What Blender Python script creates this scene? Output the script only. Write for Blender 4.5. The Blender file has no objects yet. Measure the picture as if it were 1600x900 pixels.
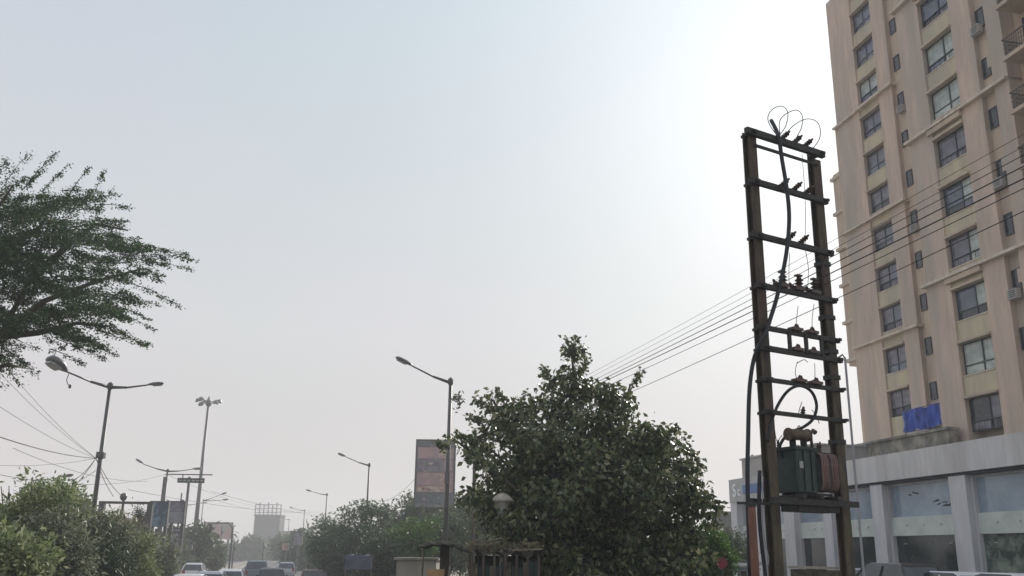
import bpy, math, random
import numpy as np
from mathutils import Vector, Matrix
random.seed(7); rng = np.random.default_rng(7)
scene = bpy.context.scene
COL = scene.collection
# ------------------------------------------------------------------ camera
F = 1448.0; PITCH = math.radians(16.0); ROLL = math.radians(0.8); CAMH = 2.6
def ray(px, py):
    u = (px-800)/F; v = (450-py)/F
    c, s = math.cos(ROLL), math.sin(ROLL)
    u, v = (u*c-v*s, u*s+v*c)
    return Vector((u, math.cos(PITCH)-v*math.sin(PITCH), math.sin(PITCH)+v*math.cos(PITCH)))
def at(px, py, d):                       # world point seen at a photo pixel, d metres ahead
    r = ray(px, py); return Vector((0, 0, CAMH)) + r*(d/r.y)
cam = bpy.data.cameras.new('camera'); camo = bpy.data.objects.new('camera', cam); COL.objects.link(camo)
cam.sensor_width = 36; cam.lens = F/1600*36; cam.clip_start = 0.1; cam.clip_end = 4000
R0 = Vector((1, 0, 0)); U0 = Vector((0, -math.sin(PITCH), math.cos(PITCH))); FW = Vector((0, math.cos(PITCH), math.sin(PITCH)))
cr, sr = math.cos(ROLL), math.sin(ROLL)
right = R0*cr + U0*sr; up = -R0*sr + U0*cr
camo.matrix_world = Matrix(((right.x, up.x, -FW.x, 0), (right.y, up.y, -FW.y, 0), (right.z, up.z, -FW.z, CAMH), (0, 0, 0, 1)))
scene.camera = camo
# ------------------------------------------------------------------ sky, sun, exposure
SKY_N = 0.08; SKY_LOW = (0.48, 0.43, 0.40); SKY_MID = (0.545, 0.545, 0.555); SKY_HIGH = (0.465, 0.52, 0.585); GLOW = 0.30; GLOW_POW = 19.0
SUN_AZ = math.radians(25.0); SUN_EL = math.radians(25.0)
w = bpy.data.worlds.new('World'); scene.world = w; w.use_nodes = True
nt = w.node_tree; nt.nodes.clear()
sky = nt.nodes.new('ShaderNodeTexSky'); sky.sky_type = 'NISHITA'; sky.sun_disc = False
sky.sun_elevation = SUN_EL; sky.sun_rotation = SUN_AZ
sky.air_density = 1.0; sky.dust_density = 2.5; sky.ozone_density = 2.0; sky.altitude = 0
def nd(t, **k):
    n = nt.nodes.new(t)
    for a, v in k.items(): setattr(n, a, v)
    return n
hsv = nd('ShaderNodeHueSaturation'); hsv.inputs['Saturation'].default_value = 0.35; hsv.inputs['Value'].default_value = SKY_N
tc_ = nd('ShaderNodeTexCoord'); sx_ = nd('ShaderNodeSeparateXYZ')
rp_ = nd('ShaderNodeValToRGB'); er = rp_.color_ramp.elements         # hazy sky: warm grey low down, blue grey higher up
er[0].position = 0.0; er[0].color = (*SKY_LOW, 1); er[1].position = 0.55; er[1].color = (*SKY_HIGH, 1)
e_ = er.new(0.22); e_.color = (*SKY_MID, 1)
# broad whitish aureole round the veiled sun
dp_ = nd('ShaderNodeVectorMath', operation='DOT_PRODUCT')
GA, GE = math.radians(23.0), math.radians(31.0)
dp_.inputs[1].default_value = (math.sin(GA)*math.cos(GE), math.cos(GA)*math.cos(GE), math.sin(GE))
mm_ = nd('ShaderNodeMath', operation='MAXIMUM'); mm_.inputs[1].default_value = 0.0
pw_ = nd('ShaderNodeMath', operation='POWER'); pw_.inputs[1].default_value = GLOW_POW
ml_ = nd('ShaderNodeMath', operation='MULTIPLY'); ml_.inputs[1].default_value = GLOW
sc_ = nd('ShaderNodeVectorMath', operation='SCALE'); sc_.inputs[0].default_value = (1.0, 0.97, 0.92)
ad1 = nd('ShaderNodeVectorMath', operation='ADD'); ad2 = nd('ShaderNodeVectorMath', operation='ADD')
ms_ = nd('ShaderNodeVectorMath', operation='SCALE'); ms_.inputs['Scale'].default_value = 10.0
bg = nt.nodes.new('ShaderNodeBackground'); bg.inputs['Strength'].default_value = 0.10
wo = nt.nodes.new('ShaderNodeOutputWorld'); lk = nt.links.new
lk(sky.outputs[0], hsv.inputs['Color']); lk(tc_.outputs['Generated'], sx_.inputs[0]); lk(sx_.outputs[2], rp_.inputs[0])
lk(tc_.outputs['Generated'], dp_.inputs[0]); lk(dp_.outputs['Value'], mm_.inputs[0]); lk(mm_.outputs[0], pw_.inputs[0]); lk(pw_.outputs[0], ml_.inputs[0]); lk(ml_.outputs[0], sc_.inputs['Scale'])
sn_ = nd('ShaderNodeTexNoise'); sn_.inputs['Scale'].default_value = 1.6; sn_.inputs['Detail'].default_value = 3
sr_ = nd('ShaderNodeValToRGB'); sr_.color_ramp.elements[0].position = 0.38; sr_.color_ramp.elements[0].color = (1.035, 0.985, 1.04, 1); sr_.color_ramp.elements[1].position = 0.62; sr_.color_ramp.elements[1].color = (0.965, 1.01, 1.0, 1)
sm_ = nd('ShaderNodeVectorMath', operation='MULTIPLY')
lk(tc_.outputs['Generated'], sn_.inputs[0]); lk(sn_.outputs[0], sr_.inputs[0]); lk(sr_.outputs[0], sm_.inputs[1]); lk(rp_.outputs[0], sm_.inputs[0]); lk(sm_.outputs[0], ad1.inputs[0]); lk(sc_.outputs[0], ad1.inputs[1]); lk(ad1.outputs[0], ms_.inputs[0])
lk(ms_.outputs[0], ad2.inputs[0]); lk(hsv.outputs[0], ad2.inputs[1]); lk(ad2.outputs[0], bg.inputs[0]); lk(bg.outputs[0], wo.inputs[0])
sl = bpy.data.lights.new('sun', 'SUN'); sl.energy = 3.6; sl.angle = math.radians(1.0); sl.color = (1, 0.94, 0.86)
so = bpy.data.objects.new('sun', sl); COL.objects.link(so)
sd = Vector((math.sin(SUN_AZ)*math.cos(SUN_EL), math.cos(SUN_AZ)*math.cos(SUN_EL), math.sin(SUN_EL)))
so.rotation_euler = (-sd).to_track_quat('-Z', 'Y').to_euler(); so.location = (0, 0, 80)
scene.view_settings.view_transform = 'Standard'; scene.view_settings.look = 'None'
scene.view_settings.exposure = 0.22; scene.view_settings.gamma = 1.0
scene.render.engine = 'CYCLES'
scene.cycles.volume_bounces = 1; scene.cycles.max_bounces = 8; scene.cycles.transparent_max_bounces = 8
HAZE_DENSITY = 0.0015
# ------------------------------------------------------------------ materials
M = {}
def mat(name, c1, c2=None, rough=0.8, scale=3.0, bump=0.0, metal=0.0, streak=False, spec=0.5, detail=6.0, lo=0.35, hi=0.65, c3=None):
    m = bpy.data.materials.new(name); m.use_nodes = True; t = m.node_tree; b = t.nodes['Principled BSDF']
    b.inputs['Roughness'].default_value = rough; b.inputs['Metallic'].default_value = metal
    b.inputs['Specular IOR Level'].default_value = spec
    if c2 is None: c2 = tuple(x*0.8 for x in c1)
    tc = t.nodes.new('ShaderNodeTexCoord'); mp = t.nodes.new('ShaderNodeMapping')
    mp.inputs['Scale'].default_value = (scale, scale, scale*(0.18 if streak else 1))
    n = t.nodes.new('ShaderNodeTexNoise'); n.inputs['Scale'].default_value = 1.0; n.inputs['Detail'].default_value = detail; n.inputs['Roughness'].default_value = 0.65
    r = t.nodes.new('ShaderNodeValToRGB'); r.color_ramp.elements[0].position = lo; r.color_ramp.elements[1].position = hi
    r.color_ramp.elements[0].color = (*c2, 1); r.color_ramp.elements[1].color = (*c1, 1)
    t.links.new(tc.outputs['Object'], mp.inputs[0]); t.links.new(mp.outputs[0], n.inputs[0]); t.links.new(n.outputs[0], r.inputs[0])
    out = r.outputs[0]
    if c3:
        n2 = t.nodes.new('ShaderNodeTexNoise'); n2.inputs['Scale'].default_value = 0.35; n2.inputs['Detail'].default_value = 8
        r2 = t.nodes.new('ShaderNodeValToRGB'); r2.color_ramp.elements[0].position = 0.48; r2.color_ramp.elements[1].position = 0.62
        mx = t.nodes.new('ShaderNodeMixRGB'); mx.inputs[2].default_value = (*c3, 1)
        t.links.new(mp.outputs[0], n2.inputs[0]); t.links.new(n2.outputs[0], r2.inputs[0]); t.links.new(r2.outputs[0], mx.inputs[0])
        t.links.new(out, mx.inputs[1]); out = mx.outputs[0]
    if name.startswith('tower') or name in ('shop_white', 'shop_column', 'pole_rust'):
        m3 = t.nodes.new('ShaderNodeMapping'); m3.inputs['Scale'].default_value = (1.5, 1.5, 0.14)
        n3 = t.nodes.new('ShaderNodeTexNoise'); n3.inputs['Scale'].default_value = 1.3; n3.inputs['Detail'].default_value = 7; n3.inputs['Roughness'].default_value = 0.7
        r3 = t.nodes.new('ShaderNodeValToRGB'); r3.color_ramp.elements[0].position = 0.5; r3.color_ramp.elements[0].color = (1, 1, 1, 1); r3.color_ramp.elements[1].position = 0.74; r3.color_ramp.elements[1].color = (0.82, 0.81, 0.79, 1)
        x3 = t.nodes.new('ShaderNodeMixRGB'); x3.blend_type = 'MULTIPLY'; x3.inputs[0].default_value = 1.0
        t.links.new(tc.outputs['Object'], m3.inputs[0]); t.links.new(m3.outputs[0], n3.inputs[0]); t.links.new(n3.outputs[0], r3.inputs[0]); t.links.new(out, x3.inputs[1]); t.links.new(r3.outputs[0], x3.inputs[2]); out = x3.outputs[0]
    t.links.new(out, b.inputs['Base Color'])
    if bump:
        bp = t.nodes.new('ShaderNodeBump'); bp.inputs['Strength'].default_value = bump; bp.inputs['Distance'].default_value = 0.03
        t.links.new(n.outputs[0], bp.inputs['Height']); t.links.new(bp.outputs[0], b.inputs['Normal'])
    M[name] = m; return m
def leafmat(name, cols, trans=0.3, rough=0.5):
    m = bpy.data.materials.new(name); m.use_nodes = True; t = m.node_tree; t.nodes.clear()
    g = t.nodes.new('ShaderNodeNewGeometry'); r = t.nodes.new('ShaderNodeValToRGB')
    while len(r.color_ramp.elements) < len(cols): r.color_ramp.elements.new(0.5)
    for i, c in enumerate(cols):
        r.color_ramp.elements[i].position = i/(len(cols)-1); r.color_ramp.elements[i].color = (*c, 1)
    t.links.new(g.outputs['Random Per Island'], r.inputs[0])
    b = t.nodes.new('ShaderNodeBsdfPrincipled'); b.inputs['Roughness'].default_value = rough; b.inputs['Specular IOR Level'].default_value = 0.35
    tr = t.nodes.new('ShaderNodeBsdfTranslucent'); mx = t.nodes.new('ShaderNodeMixShader'); mx.inputs[0].default_value = trans
    o = t.nodes.new('ShaderNodeOutputMaterial')
    t.links.new(r.outputs[0], b.inputs['Base Color']); t.links.new(r.outputs[0], tr.inputs[0])
    t.links.new(b.outputs[0], mx.inputs[1]); t.links.new(tr.outputs[0], mx.inputs[2]); t.links.new(mx.outputs[0], o.inputs[0])
    M[name] = m; return m
leafmat('leaf_mid', [(0.07, 0.12, 0.07), (0.13, 0.18, 0.10), (0.09, 0.14, 0.085), (0.19, 0.23, 0.13)], trans=0.3)
mat('earth', (0.30, 0.25, 0.19), (0.22, 0.185, 0.14), scale=0.6, bump=0.4, c3=(0.20, 0.19, 0.12))
mat('asphalt', (0.11, 0.105, 0.10), (0.075, 0.073, 0.07), scale=3, rough=0.85, bump=0.3)
mat('paving', (0.27, 0.25, 0.23), (0.19, 0.175, 0.16), scale=2, bump=0.2)
mat('kerb', (0.42, 0.4, 0.36), (0.25, 0.24, 0.22), scale=3)
mat('road_paint', (0.7, 0.7, 0.66), (0.5, 0.5, 0.47), scale=5)
mat('tower_pink', (0.66, 0.52, 0.41), (0.50, 0.405, 0.335), scale=1.2, streak=True, bump=0.05, c3=(0.46, 0.40, 0.33))
mat('tower_olive', (0.64, 0.56, 0.375), (0.50, 0.45, 0.32), scale=1.2, streak=True, bump=0.05, c3=(0.46, 0.42, 0.32))
mat('tower_sand', (0.62, 0.50, 0.37), (0.48, 0.39, 0.305), scale=1.0, streak=True, bump=0.05, c3=(0.42, 0.36, 0.29))
mat('tower_ledge', (0.72, 0.64, 0.53), (0.52, 0.44, 0.36), scale=2, streak=True)
mat('stained_concrete', (0.42, 0.385, 0.31), (0.14, 0.14, 0.12), scale=1.6, streak=False, bump=0.2, c3=(0.14, 0.14, 0.11))
mat('frame_dark', (0.035, 0.05, 0.055), (0.025, 0.035, 0.04), rough=0.4, scale=8)
mat('rail_iron', (0.06, 0.06, 0.055), (0.12, 0.11, 0.09), rough=0.6, scale=8)
def glass(name, c1, c2, rough=0.08, scale=1.3, spec=0.6):
    return mat(name, c1, c2, rough=rough, scale=scale, spec=spec, lo=0.42, hi=0.6)
glass('glass_blue', (0.12, 0.15, 0.20), (0.06, 0.08, 0.115), spec=0.8)
glass('glass_dark', (0.035, 0.05, 0.055), (0.015, 0.02, 0.025))
glass('glass_curtain', (0.50, 0.56, 0.50), (0.30, 0.35, 0.33))
glass('glass_mauve', (0.20, 0.20, 0.235), (0.10, 0.10, 0.125))
glass('shop_glass_top', (0.30, 0.38, 0.45), (0.22, 0.29, 0.36), scale=0.6, spec=0.6)
glass('shop_glass_dark', (0.03, 0.042, 0.04), (0.012, 0.018, 0.018), scale=0.9)
glass('shop_glass_ad', (0.22, 0.28, 0.22), (0.05, 0.07, 0.06), scale=1.6)
mat('shop_white', (0.67, 0.66, 0.65), (0.55, 0.545, 0.54), scale=1.6, streak=True, rough=0.5, c3=(0.50, 0.49, 0.475))
mat('shop_column', (0.62, 0.62, 0.63), (0.50, 0.51, 0.53), scale=2.0, streak=True, rough=0.5, c3=(0.47, 0.47, 0.47))
mat('shop_spandrel', (0.60, 0.66, 0.60), (0.46, 0.52, 0.48), scale=0.9, rough=0.35)
mat('shop_painted_shade', (0.04, 0.045, 0.05), rough=0.9)  # near-black colour used as painted shade on the showroom front
mat('sign_blue', (0.07, 0.17, 0.42), (0.05, 0.12, 0.32), scale=2, rough=0.5)
mat('sign_grey', (0.46, 0.47, 0.46), (0.38, 0.39, 0.38), scale=2)
mat('letter_white', (0.85, 0.85, 0.83), (0.8, 0.8, 0.78), scale=4)
mat('banner_blue', (0.06, 0.13, 0.56), (0.035, 0.065, 0.27), scale=3, streak=True)
mat('grey_render', (0.42, 0.40, 0.37), (0.33, 0.315, 0.295), scale=1, streak=True)
mat('pole_rust', (0.12, 0.095, 0.055), (0.03, 0.026, 0.02), scale=7, streak=True, bump=0.5, rough=0.8, c3=(0.085, 0.055, 0.04))
mat('arm_iron', (0.045, 0.042, 0.036), (0.022, 0.021, 0.02), scale=10, rough=0.7)
mat('orange_pipe', (0.26, 0.115, 0.075), (0.15, 0.07, 0.05), scale=5, streak=True)
mat('cable_black', (0.02, 0.026, 0.03), (0.013, 0.016, 0.018), rough=0.6, scale=8)
mat('wire_grey', (0.06, 0.06, 0.06), rough=0.6)
mat('porcelain', (0.09, 0.045, 0.03), (0.05, 0.03, 0.02), rough=0.3)
mat('tank_green', (0.018, 0.045, 0.036), (0.01, 0.022, 0.018), rough=0.5, scale=5)
mat('radiator_red', (0.23, 0.135, 0.12), (0.11, 0.065, 0.06), rough=0.6, scale=5, streak=True)
mat('drum_brown', (0.15, 0.105, 0.065), (0.07, 0.05, 0.032), rough=0.6, scale=8)
mat('plate_grey', (0.4, 0.4, 0.42))
mat('lamp_steel', (0.12, 0.12, 0.12), (0.075, 0.075, 0.075), rough=0.5, scale=4, streak=True, metal=0.2)
mat('lamp_head', (0.13, 0.14, 0.14), (0.1, 0.1, 0.1), rough=0.4, scale=6)
mat('lamp_lens', (0.45, 0.45, 0.42), (0.3, 0.3, 0.28), rough=0.25, scale=8)
mat('sign_green', (0.012, 0.035, 0.03), (0.01, 0.02, 0.02), scale=2)
mat('bark', (0.10, 0.078, 0.058), (0.05, 0.04, 0.03), scale=6, bump=0.6, streak=True)
mat('poster_pink', (0.50, 0.33, 0.33), (0.40, 0.29, 0.29), scale=0.9, lo=0.45, hi=0.55)
mat('poster_grey', (0.28, 0.28, 0.30), (0.21, 0.21, 0.23), scale=0.7, lo=0.45, hi=0.55, c3=(0.25, 0.23, 0.25))
mat('poster_cream', (0.55, 0.46, 0.38), (0.42, 0.26, 0.22), scale=1.5, lo=0.45, hi=0.55)
mat('poster_slate', (0.17, 0.20, 0.21), (0.13, 0.15, 0.16), scale=1)
mat('poster_blue', (0.13, 0.21, 0.27), (0.06, 0.09, 0.12), scale=0.8, lo=0.47, hi=0.53, c3=(0.25, 0.3, 0.33))
mat('poster_lilac', (0.27, 0.25, 0.30), (0.16, 0.15, 0.18), scale=0.7, lo=0.45, hi=0.55)
mat('poster_rose', (0.5, 0.33, 0.32), (0.4, 0.36, 0.34), scale=0.5, lo=0.45, hi=0.55)
mat('cream_paint', (0.42, 0.39, 0.33), (0.28, 0.26, 0.21), scale=2, streak=True)
mat('cream_lamp', (0.50, 0.45, 0.38), (0.32, 0.28, 0.23), scale=5)
mat('rag', (0.16, 0.14, 0.10), (0.05, 0.048, 0.038), scale=5, bump=0.6, spec=0.1)
mat('tarp_dark', (0.03, 0.035, 0.025), (0.015, 0.018, 0.014), scale=3, bump=0.4, spec=0.05, rough=1.0)
mat('tarp_blue', (0.075, 0.08, 0.11), (0.03, 0.035, 0.05), scale=2, bump=0.4)
mat('board_teal', (0.025, 0.05, 0.042), (0.015, 0.028, 0.025), scale=4, streak=True)
mat('bamboo', (0.28, 0.24, 0.17), (0.14, 0.115, 0.08), scale=6, streak=True)
mat('cardboard', (0.42, 0.27, 0.12), (0.34, 0.21, 0.10), scale=4)
mat('red_paint', (0.30, 0.05, 0.06), (0.20, 0.03, 0.045), scale=5)
mat('car_white', (0.72, 0.73, 0.73), (0.66, 0.67, 0.67), rough=0.25, scale=1)
mat('car_black', (0.03, 0.03, 0.034), (0.024, 0.024, 0.028), rough=0.2, scale=1)
mat('car_silver', (0.38, 0.42, 0.44), (0.34, 0.37, 0.39), rough=0.25, scale=1, metal=0.3)
mat('car_maroon', (0.16, 0.09, 0.10), (0.12, 0.07, 0.08), rough=0.35, scale=1)
mat('car_bluegrey', (0.13, 0.18, 0.21), (0.1, 0.14, 0.17), rough=0.3, scale=1)
mat('tyre', (0.02, 0.02, 0.02)); mat('rim', (0.35, 0.35, 0.36), metal=0.5, rough=0.4)
glass('car_glass', (0.05, 0.065, 0.07), (0.03, 0.04, 0.045))
mat('lens_red', (0.4, 0.02, 0.02), rough=0.2); mat('lens_clear', (0.7, 0.7, 0.68), rough=0.15)
mat('far_concrete', (0.09, 0.095, 0.09), (0.06, 0.065, 0.065), scale=0.3, streak=True)
mat('far_window', (0.06, 0.065, 0.07), rough=0.4)
leafmat('leaf_peepal', [(0.02, 0.036, 0.018), (0.08, 0.115, 0.045), (0.20, 0.22, 0.09), (0.028, 0.05, 0.022), (0.36, 0.36, 0.20), (0.05, 0.085, 0.03), (0.14, 0.18, 0.07)], trans=0.33, rough=0.34)  # leaf tones spread from near-black to pale, painting shade and lit spots
leafmat('leaf_acacia', [(0.015, 0.05, 0.02), (0.045, 0.10, 0.03), (0.025, 0.07, 0.03), (0.12, 0.16, 0.05)], trans=0.35)
leafmat('leaf_lime', [(0.11, 0.16, 0.05), (0.27, 0.33, 0.13), (0.08, 0.12, 0.04), (0.42, 0.44, 0.25), (0.18, 0.23, 0.085)], trans=0.35)
leafmat('leaf_sage', [(0.11, 0.14, 0.08), (0.25, 0.27, 0.17), (0.07, 0.10, 0.05), (0.36, 0.36, 0.26)], trans=0.3)
leafmat('leaf_russet', [(0.15, 0.12, 0.085), (0.26, 0.18, 0.12), (0.11, 0.15, 0.06), (0.28, 0.25, 0.18)], trans=0.3)
leafmat('leaf_dark', [(0.035, 0.06, 0.035), (0.07, 0.10, 0.05), (0.05, 0.08, 0.05), (0.11, 0.13, 0.07)], trans=0.25)
leafmat('leaf_bright', [(0.05, 0.13, 0.02), (0.10, 0.21, 0.03), (0.04, 0.09, 0.015), (0.15, 0.25, 0.05)], trans=0.35)
leafmat('leaf_far', [(0.07, 0.11, 0.06), (0.11, 0.15, 0.07), (0.08, 0.12, 0.065), (0.15, 0.18, 0.09)], trans=0.3)
# ------------------------------------------------------------------ helpers
def tag(o, label=None, cat=None, group=None, kind=None):
    if label: o['label'] = label
    if cat: o['category'] = cat
    if group: o['group'] = group
    if kind: o['kind'] = kind
    return o
def thing(name, label, cat, loc, rotz=0.0, group=None):
    o = bpy.data.objects.new(name, None); o.empty_display_size = 0.3; COL.objects.link(o)
    o.location = loc; o.rotation_euler = (0, 0, rotz); return tag(o, label, cat, group)
class MB:
    def __init__(s): s.v = []; s.f = []
    def add(s, vs, fs):
        b = len(s.v); s.v += [tuple(p) for p in vs]; s.f += [tuple(i+b for i in f) for f in fs]; return s
    def box(s, x0, x1, y0, y1, z0, z1):
        x0, x1 = sorted((x0, x1)); y0, y1 = sorted((y0, y1)); z0, z1 = sorted((z0, z1))
        return s.add([(x0,y0,z0),(x1,y0,z0),(x1,y1,z0),(x0,y1,z0),(x0,y0,z1),(x1,y0,z1),(x1,y1,z1),(x0,y1,z1)],
                     [(0,3,2,1),(4,5,6,7),(0,1,5,4),(1,2,6,5),(2,3,7,6),(3,0,4,7)])
    def bar(s, a, b, w, h, upv=(0,0,1)):
        a = Vector(a); b = Vector(b); d = (b-a).normalized(); u = Vector(upv)
        if abs(d.dot(u)) > 0.98: u = Vector((1,0,0))
        sd_ = d.cross(u).normalized(); u = sd_.cross(d).normalized(); vs = []
        for p in (a, b):
            for i, j in ((-1,-1),(1,-1),(1,1),(-1,1)): vs.append(p+sd_*(i*w/2)+u*(j*h/2))
        return s.add(vs, [(0,3,2,1),(4,5,6,7),(0,1,5,4),(1,2,6,5),(2,3,7,6),(3,0,4,7)])
    def tube(s, pts, rads, n=8, cap=True):
        pts = [Vector(p) for p in pts]
        if not hasattr(rads, '__len__'): rads = [rads]*len(pts)
        b = len(s.v); prev = None
        for i, p in enumerate(pts):
            d = (pts[min(i+1, len(pts)-1)]-pts[max(i-1, 0)]).normalized()
            if prev is None:
                u = Vector((0,0,1)) if abs(d.z) < 0.9 else Vector((1,0,0)); u = (u-d*u.dot(d)).normalized()
            else: u = (prev-d*prev.dot(d)).normalized()
            prev = u; v_ = d.cross(u)
            for k in range(n):
                a = 2*math.pi*k/n; s.v.append(tuple(p+(u*math.cos(a)+v_*math.sin(a))*rads[i]))
        for i in range(len(pts)-1):
            for k in range(n):
                a0 = b+i*n+k; a1 = b+i*n+(k+1) % n; s.f.append((a0, a1, a1+n, a0+n))
        if cap:
            s.f.append(tuple(b+k for k in reversed(range(n)))); e = b+(len(pts)-1)*n; s.f.append(tuple(e+k for k in range(n)))
        return s
    def lathe(s, prof, n=12, c=(0,0,0), axis=None):
        b = len(s.v)
        q = Vector((0,0,1)).rotation_difference(Vector(axis).normalized()) if axis else None
        for r, z in prof:
            for k in range(n):
                a = 2*math.pi*k/n; p = Vector((r*math.cos(a), r*math.sin(a), z))
                if q: p = q @ p
                s.v.append(tuple(p+Vector(c)))
        for i in range(len(prof)-1):
            for k in range(n):
                a0 = b+i*n+k; a1 = b+i*n+(k+1) % n; s.f.append((a0, a1, a1+n, a0+n))
        s.f.append(tuple(b+k for k in reversed(range(n)))); e = b+(len(prof)-1)*n; s.f.append(tuple(e+k for k in range(n)))
        return s
    def prism(s, poly, y0, y1):            # poly in (x,z), extruded along y
        n = len(poly)
        return s.add([(x, y0, z) for x, z in poly]+[(x, y1, z) for x, z in poly],
              [tuple(range(n)), tuple(range(2*n-1, n-1, -1))]+[(i, i+n, (i+1) % n+n, (i+1) % n) for i in range(n)])
    def move(s, d):
        s.v = [(x+d[0], y+d[1], z+d[2]) for x, y, z in s.v]; return s
    def build(s, name, m, parent=None, smooth=False, bevel=0.0, loc=None):
        me = bpy.data.meshes.new(name); me.from_pydata(s.v, [], s.f); me.update()
        if m: me.materials.append(M[m] if isinstance(m, str) else m)
        if smooth: me.shade_smooth()
        o = bpy.data.objects.new(name, me); COL.objects.link(o)
        if parent: o.parent = parent
        if loc is not None: o.location = loc
        if bevel:
            b = o.modifiers.new('bevel', 'BEVEL'); b.width = bevel; b.segments = 2; b.limit_method = 'ANGLE'
        return o
def clone(o, parent=None):
    c = o.copy(); COL.objects.link(c); c.parent = parent
    for ch in [x for x in o.children]: clone(ch, c)
    return c
def struct(o): o['kind'] = 'structure'; return o
# road frame: along = road direction, off = metres right of the camera's lane line
RA = math.atan(0.225)
RD = Vector((-math.sin(RA), math.cos(RA), 0)); RN = Vector((math.cos(RA), math.sin(RA), 0))
def road(along, off, z=0): return RD*along + RN*off + Vector((0, 0, z))
def strip(name, m, off0, off1, z, a0=-60, a1=780, thick=None):
    mb = MB(); n = 60
    for i in range(n):
        p, q = a0+(a1-a0)*i/n, a0+(a1-a0)*(i+1)/n
        if thick is None:
            mb.add([road(p, off0, z), road(p, off1, z), road(q, off1, z), road(q, off0, z)], [(0, 1, 2, 3)])
    if thick is not None:
        p = [road(a0, off0), road(a0, off1), road(a1, off1), road(a1, off0)]
        mb.add([v+Vector((0,0,-0.05)) for v in p]+[v+Vector((0,0,thick)) for v in p], [(0,3,2,1),(4,5,6,7),(0,1,5,4),(1,2,6,5),(2,3,7,6),(3,0,4,7)])
    return struct(mb.build(name, m))
# ------------------------------------------------------------------ ground
g = MB(); g.add([(-800,-150,0),(800,-150,0),(800,850,0),(-800,850,0)], [(0,1,2,3)]); struct(g.build('ground', 'earth'))
strip('road', 'asphalt', -24.0, 5.6, 0.004)
strip('median', 'kerb', -10.2, -7.2, 0, thick=0.14)
strip('median_soil', 'earth', -9.95, -7.45, 0.144)
strip('kerb', 'kerb', 5.6, 5.8, 0, thick=0.14)
strip('pavement', 'paving', 5.8, 10.4, 0, thick=0.12)
strip('kerb', 'kerb', -24.2, -24.0, 0, thick=0.14)
mk = MB()
for off in (-3.6, 0.4, -14.5, -19.0):
    for k in range(60):
        a = -20+k*9
        mk.add([road(a, off-0.07, 0.008), road(a, off+0.07, 0.008), road(a+3, off+0.07, 0.008), road(a+3, off-0.07, 0.008)], [(0,1,2,3)])
for off in (-7.0, 5.3): mk.add([road(-50, off-0.06, 0.008), road(-50, off+0.06, 0.008), road(600, off+0.06, 0.008), road(600, off-0.06, 0.008)], [(0,1,2,3)])
struct(mk.build('road_marking', 'road_paint'))
# ------------------------------------------------------------------ building frame (s along facade, n towards the road)
BU = Vector((-0.2059, 0.9786, 0)); BN = Vector((-0.9786, -0.2059, 0)); BROT = math.atan2(BU.y, BU.x)
def bworld(s, n, z=0): return BU*s + BN*n + Vector((0, 0, z))
def bthing(name, label, cat, s0, n0, z0=0):
    t = thing(name, label, cat, bworld(s0, n0, z0), BROT); t['o'] = (s0, n0, z0); return t
class BM_(MB):                               # boxes given in (s, n, z) of the facade frame
    def __init__(s, root): super().__init__(); s.o = root['o']
    def b(s, s0, s1, n0, n1, z0, z1):
        o = s.o; return s.box(s0-o[0], s1-o[0], n0-o[1], n1-o[1], z0-o[2], z1-o[2])
forecourt = MB(); fc = [bworld(20,-29.3), bworld(70,-29.3), bworld(70,-18.5), bworld(20,-18.5)]
forecourt.add([v+Vector((0,0,-0.05)) for v in fc]+[v+Vector((0,0,0.68)) for v in fc], [(0,3,2,1),(4,5,6,7),(0,1,5,4),(1,2,6,5),(2,3,7,6),(3,0,4,7)])
o_ = struct(forecourt.build('forecourt', 'paving'))
# ---- tower
tower = bthing('apartment_tower', 'tall beige and pink apartment tower with recessed bays of windows behind the glass showroom', 'building', 45, -42)
TOP = 46.0
def tpart(name, m, *boxes):
    mb = BM_(tower)
    for b in boxes: mb.b(*b)
    return mb.build(name, m, tower)
tpart('wall', 'tower_sand', (30.0, 45.2, -56, -34.75, 0, TOP), (45.2, 60.9, -56, -41.0, 0, TOP))
tpart('slot_wall', 'tower_sand', (45.2, 53.6, -40.95, -39.5, 0, TOP))
tpart('slot_wall', 'tower_sand', (37.95, 38.95, -34.7, -34.2, 0, TOP))
tpart('wall', 'tower_sand', (53.6, 60.9, -41.0, -40.15, 0, TOP))                     # backing of wing A
# far wing with floor lips
tpart('wall', 'tower_sand', (61.4, 63.2, -56, -39.9, 16.8, 32.6))
for k in range(6): tpart('ledge', 'tower_ledge', (61.45, 63.45, -56, -39.75, 17.1+3*k, 17.35+3*k))
# pilasters
for s0, s1, n1 in ((57.75, 60.9, -39.2), (53.6, 55.2, -39.2), (43.15, 45.2, -33.9), (38.95, 40.55, -33.9), (36.9, 37.95, -33.9)):
    tpart('pilaster', 'tower_pink', (s0, s1, n1-0.95, n1, 0, TOP))
tpart('pilaster', 'tower_sand', (60.9, 61.35, -41, -39.3, 0, 35.8))
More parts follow.
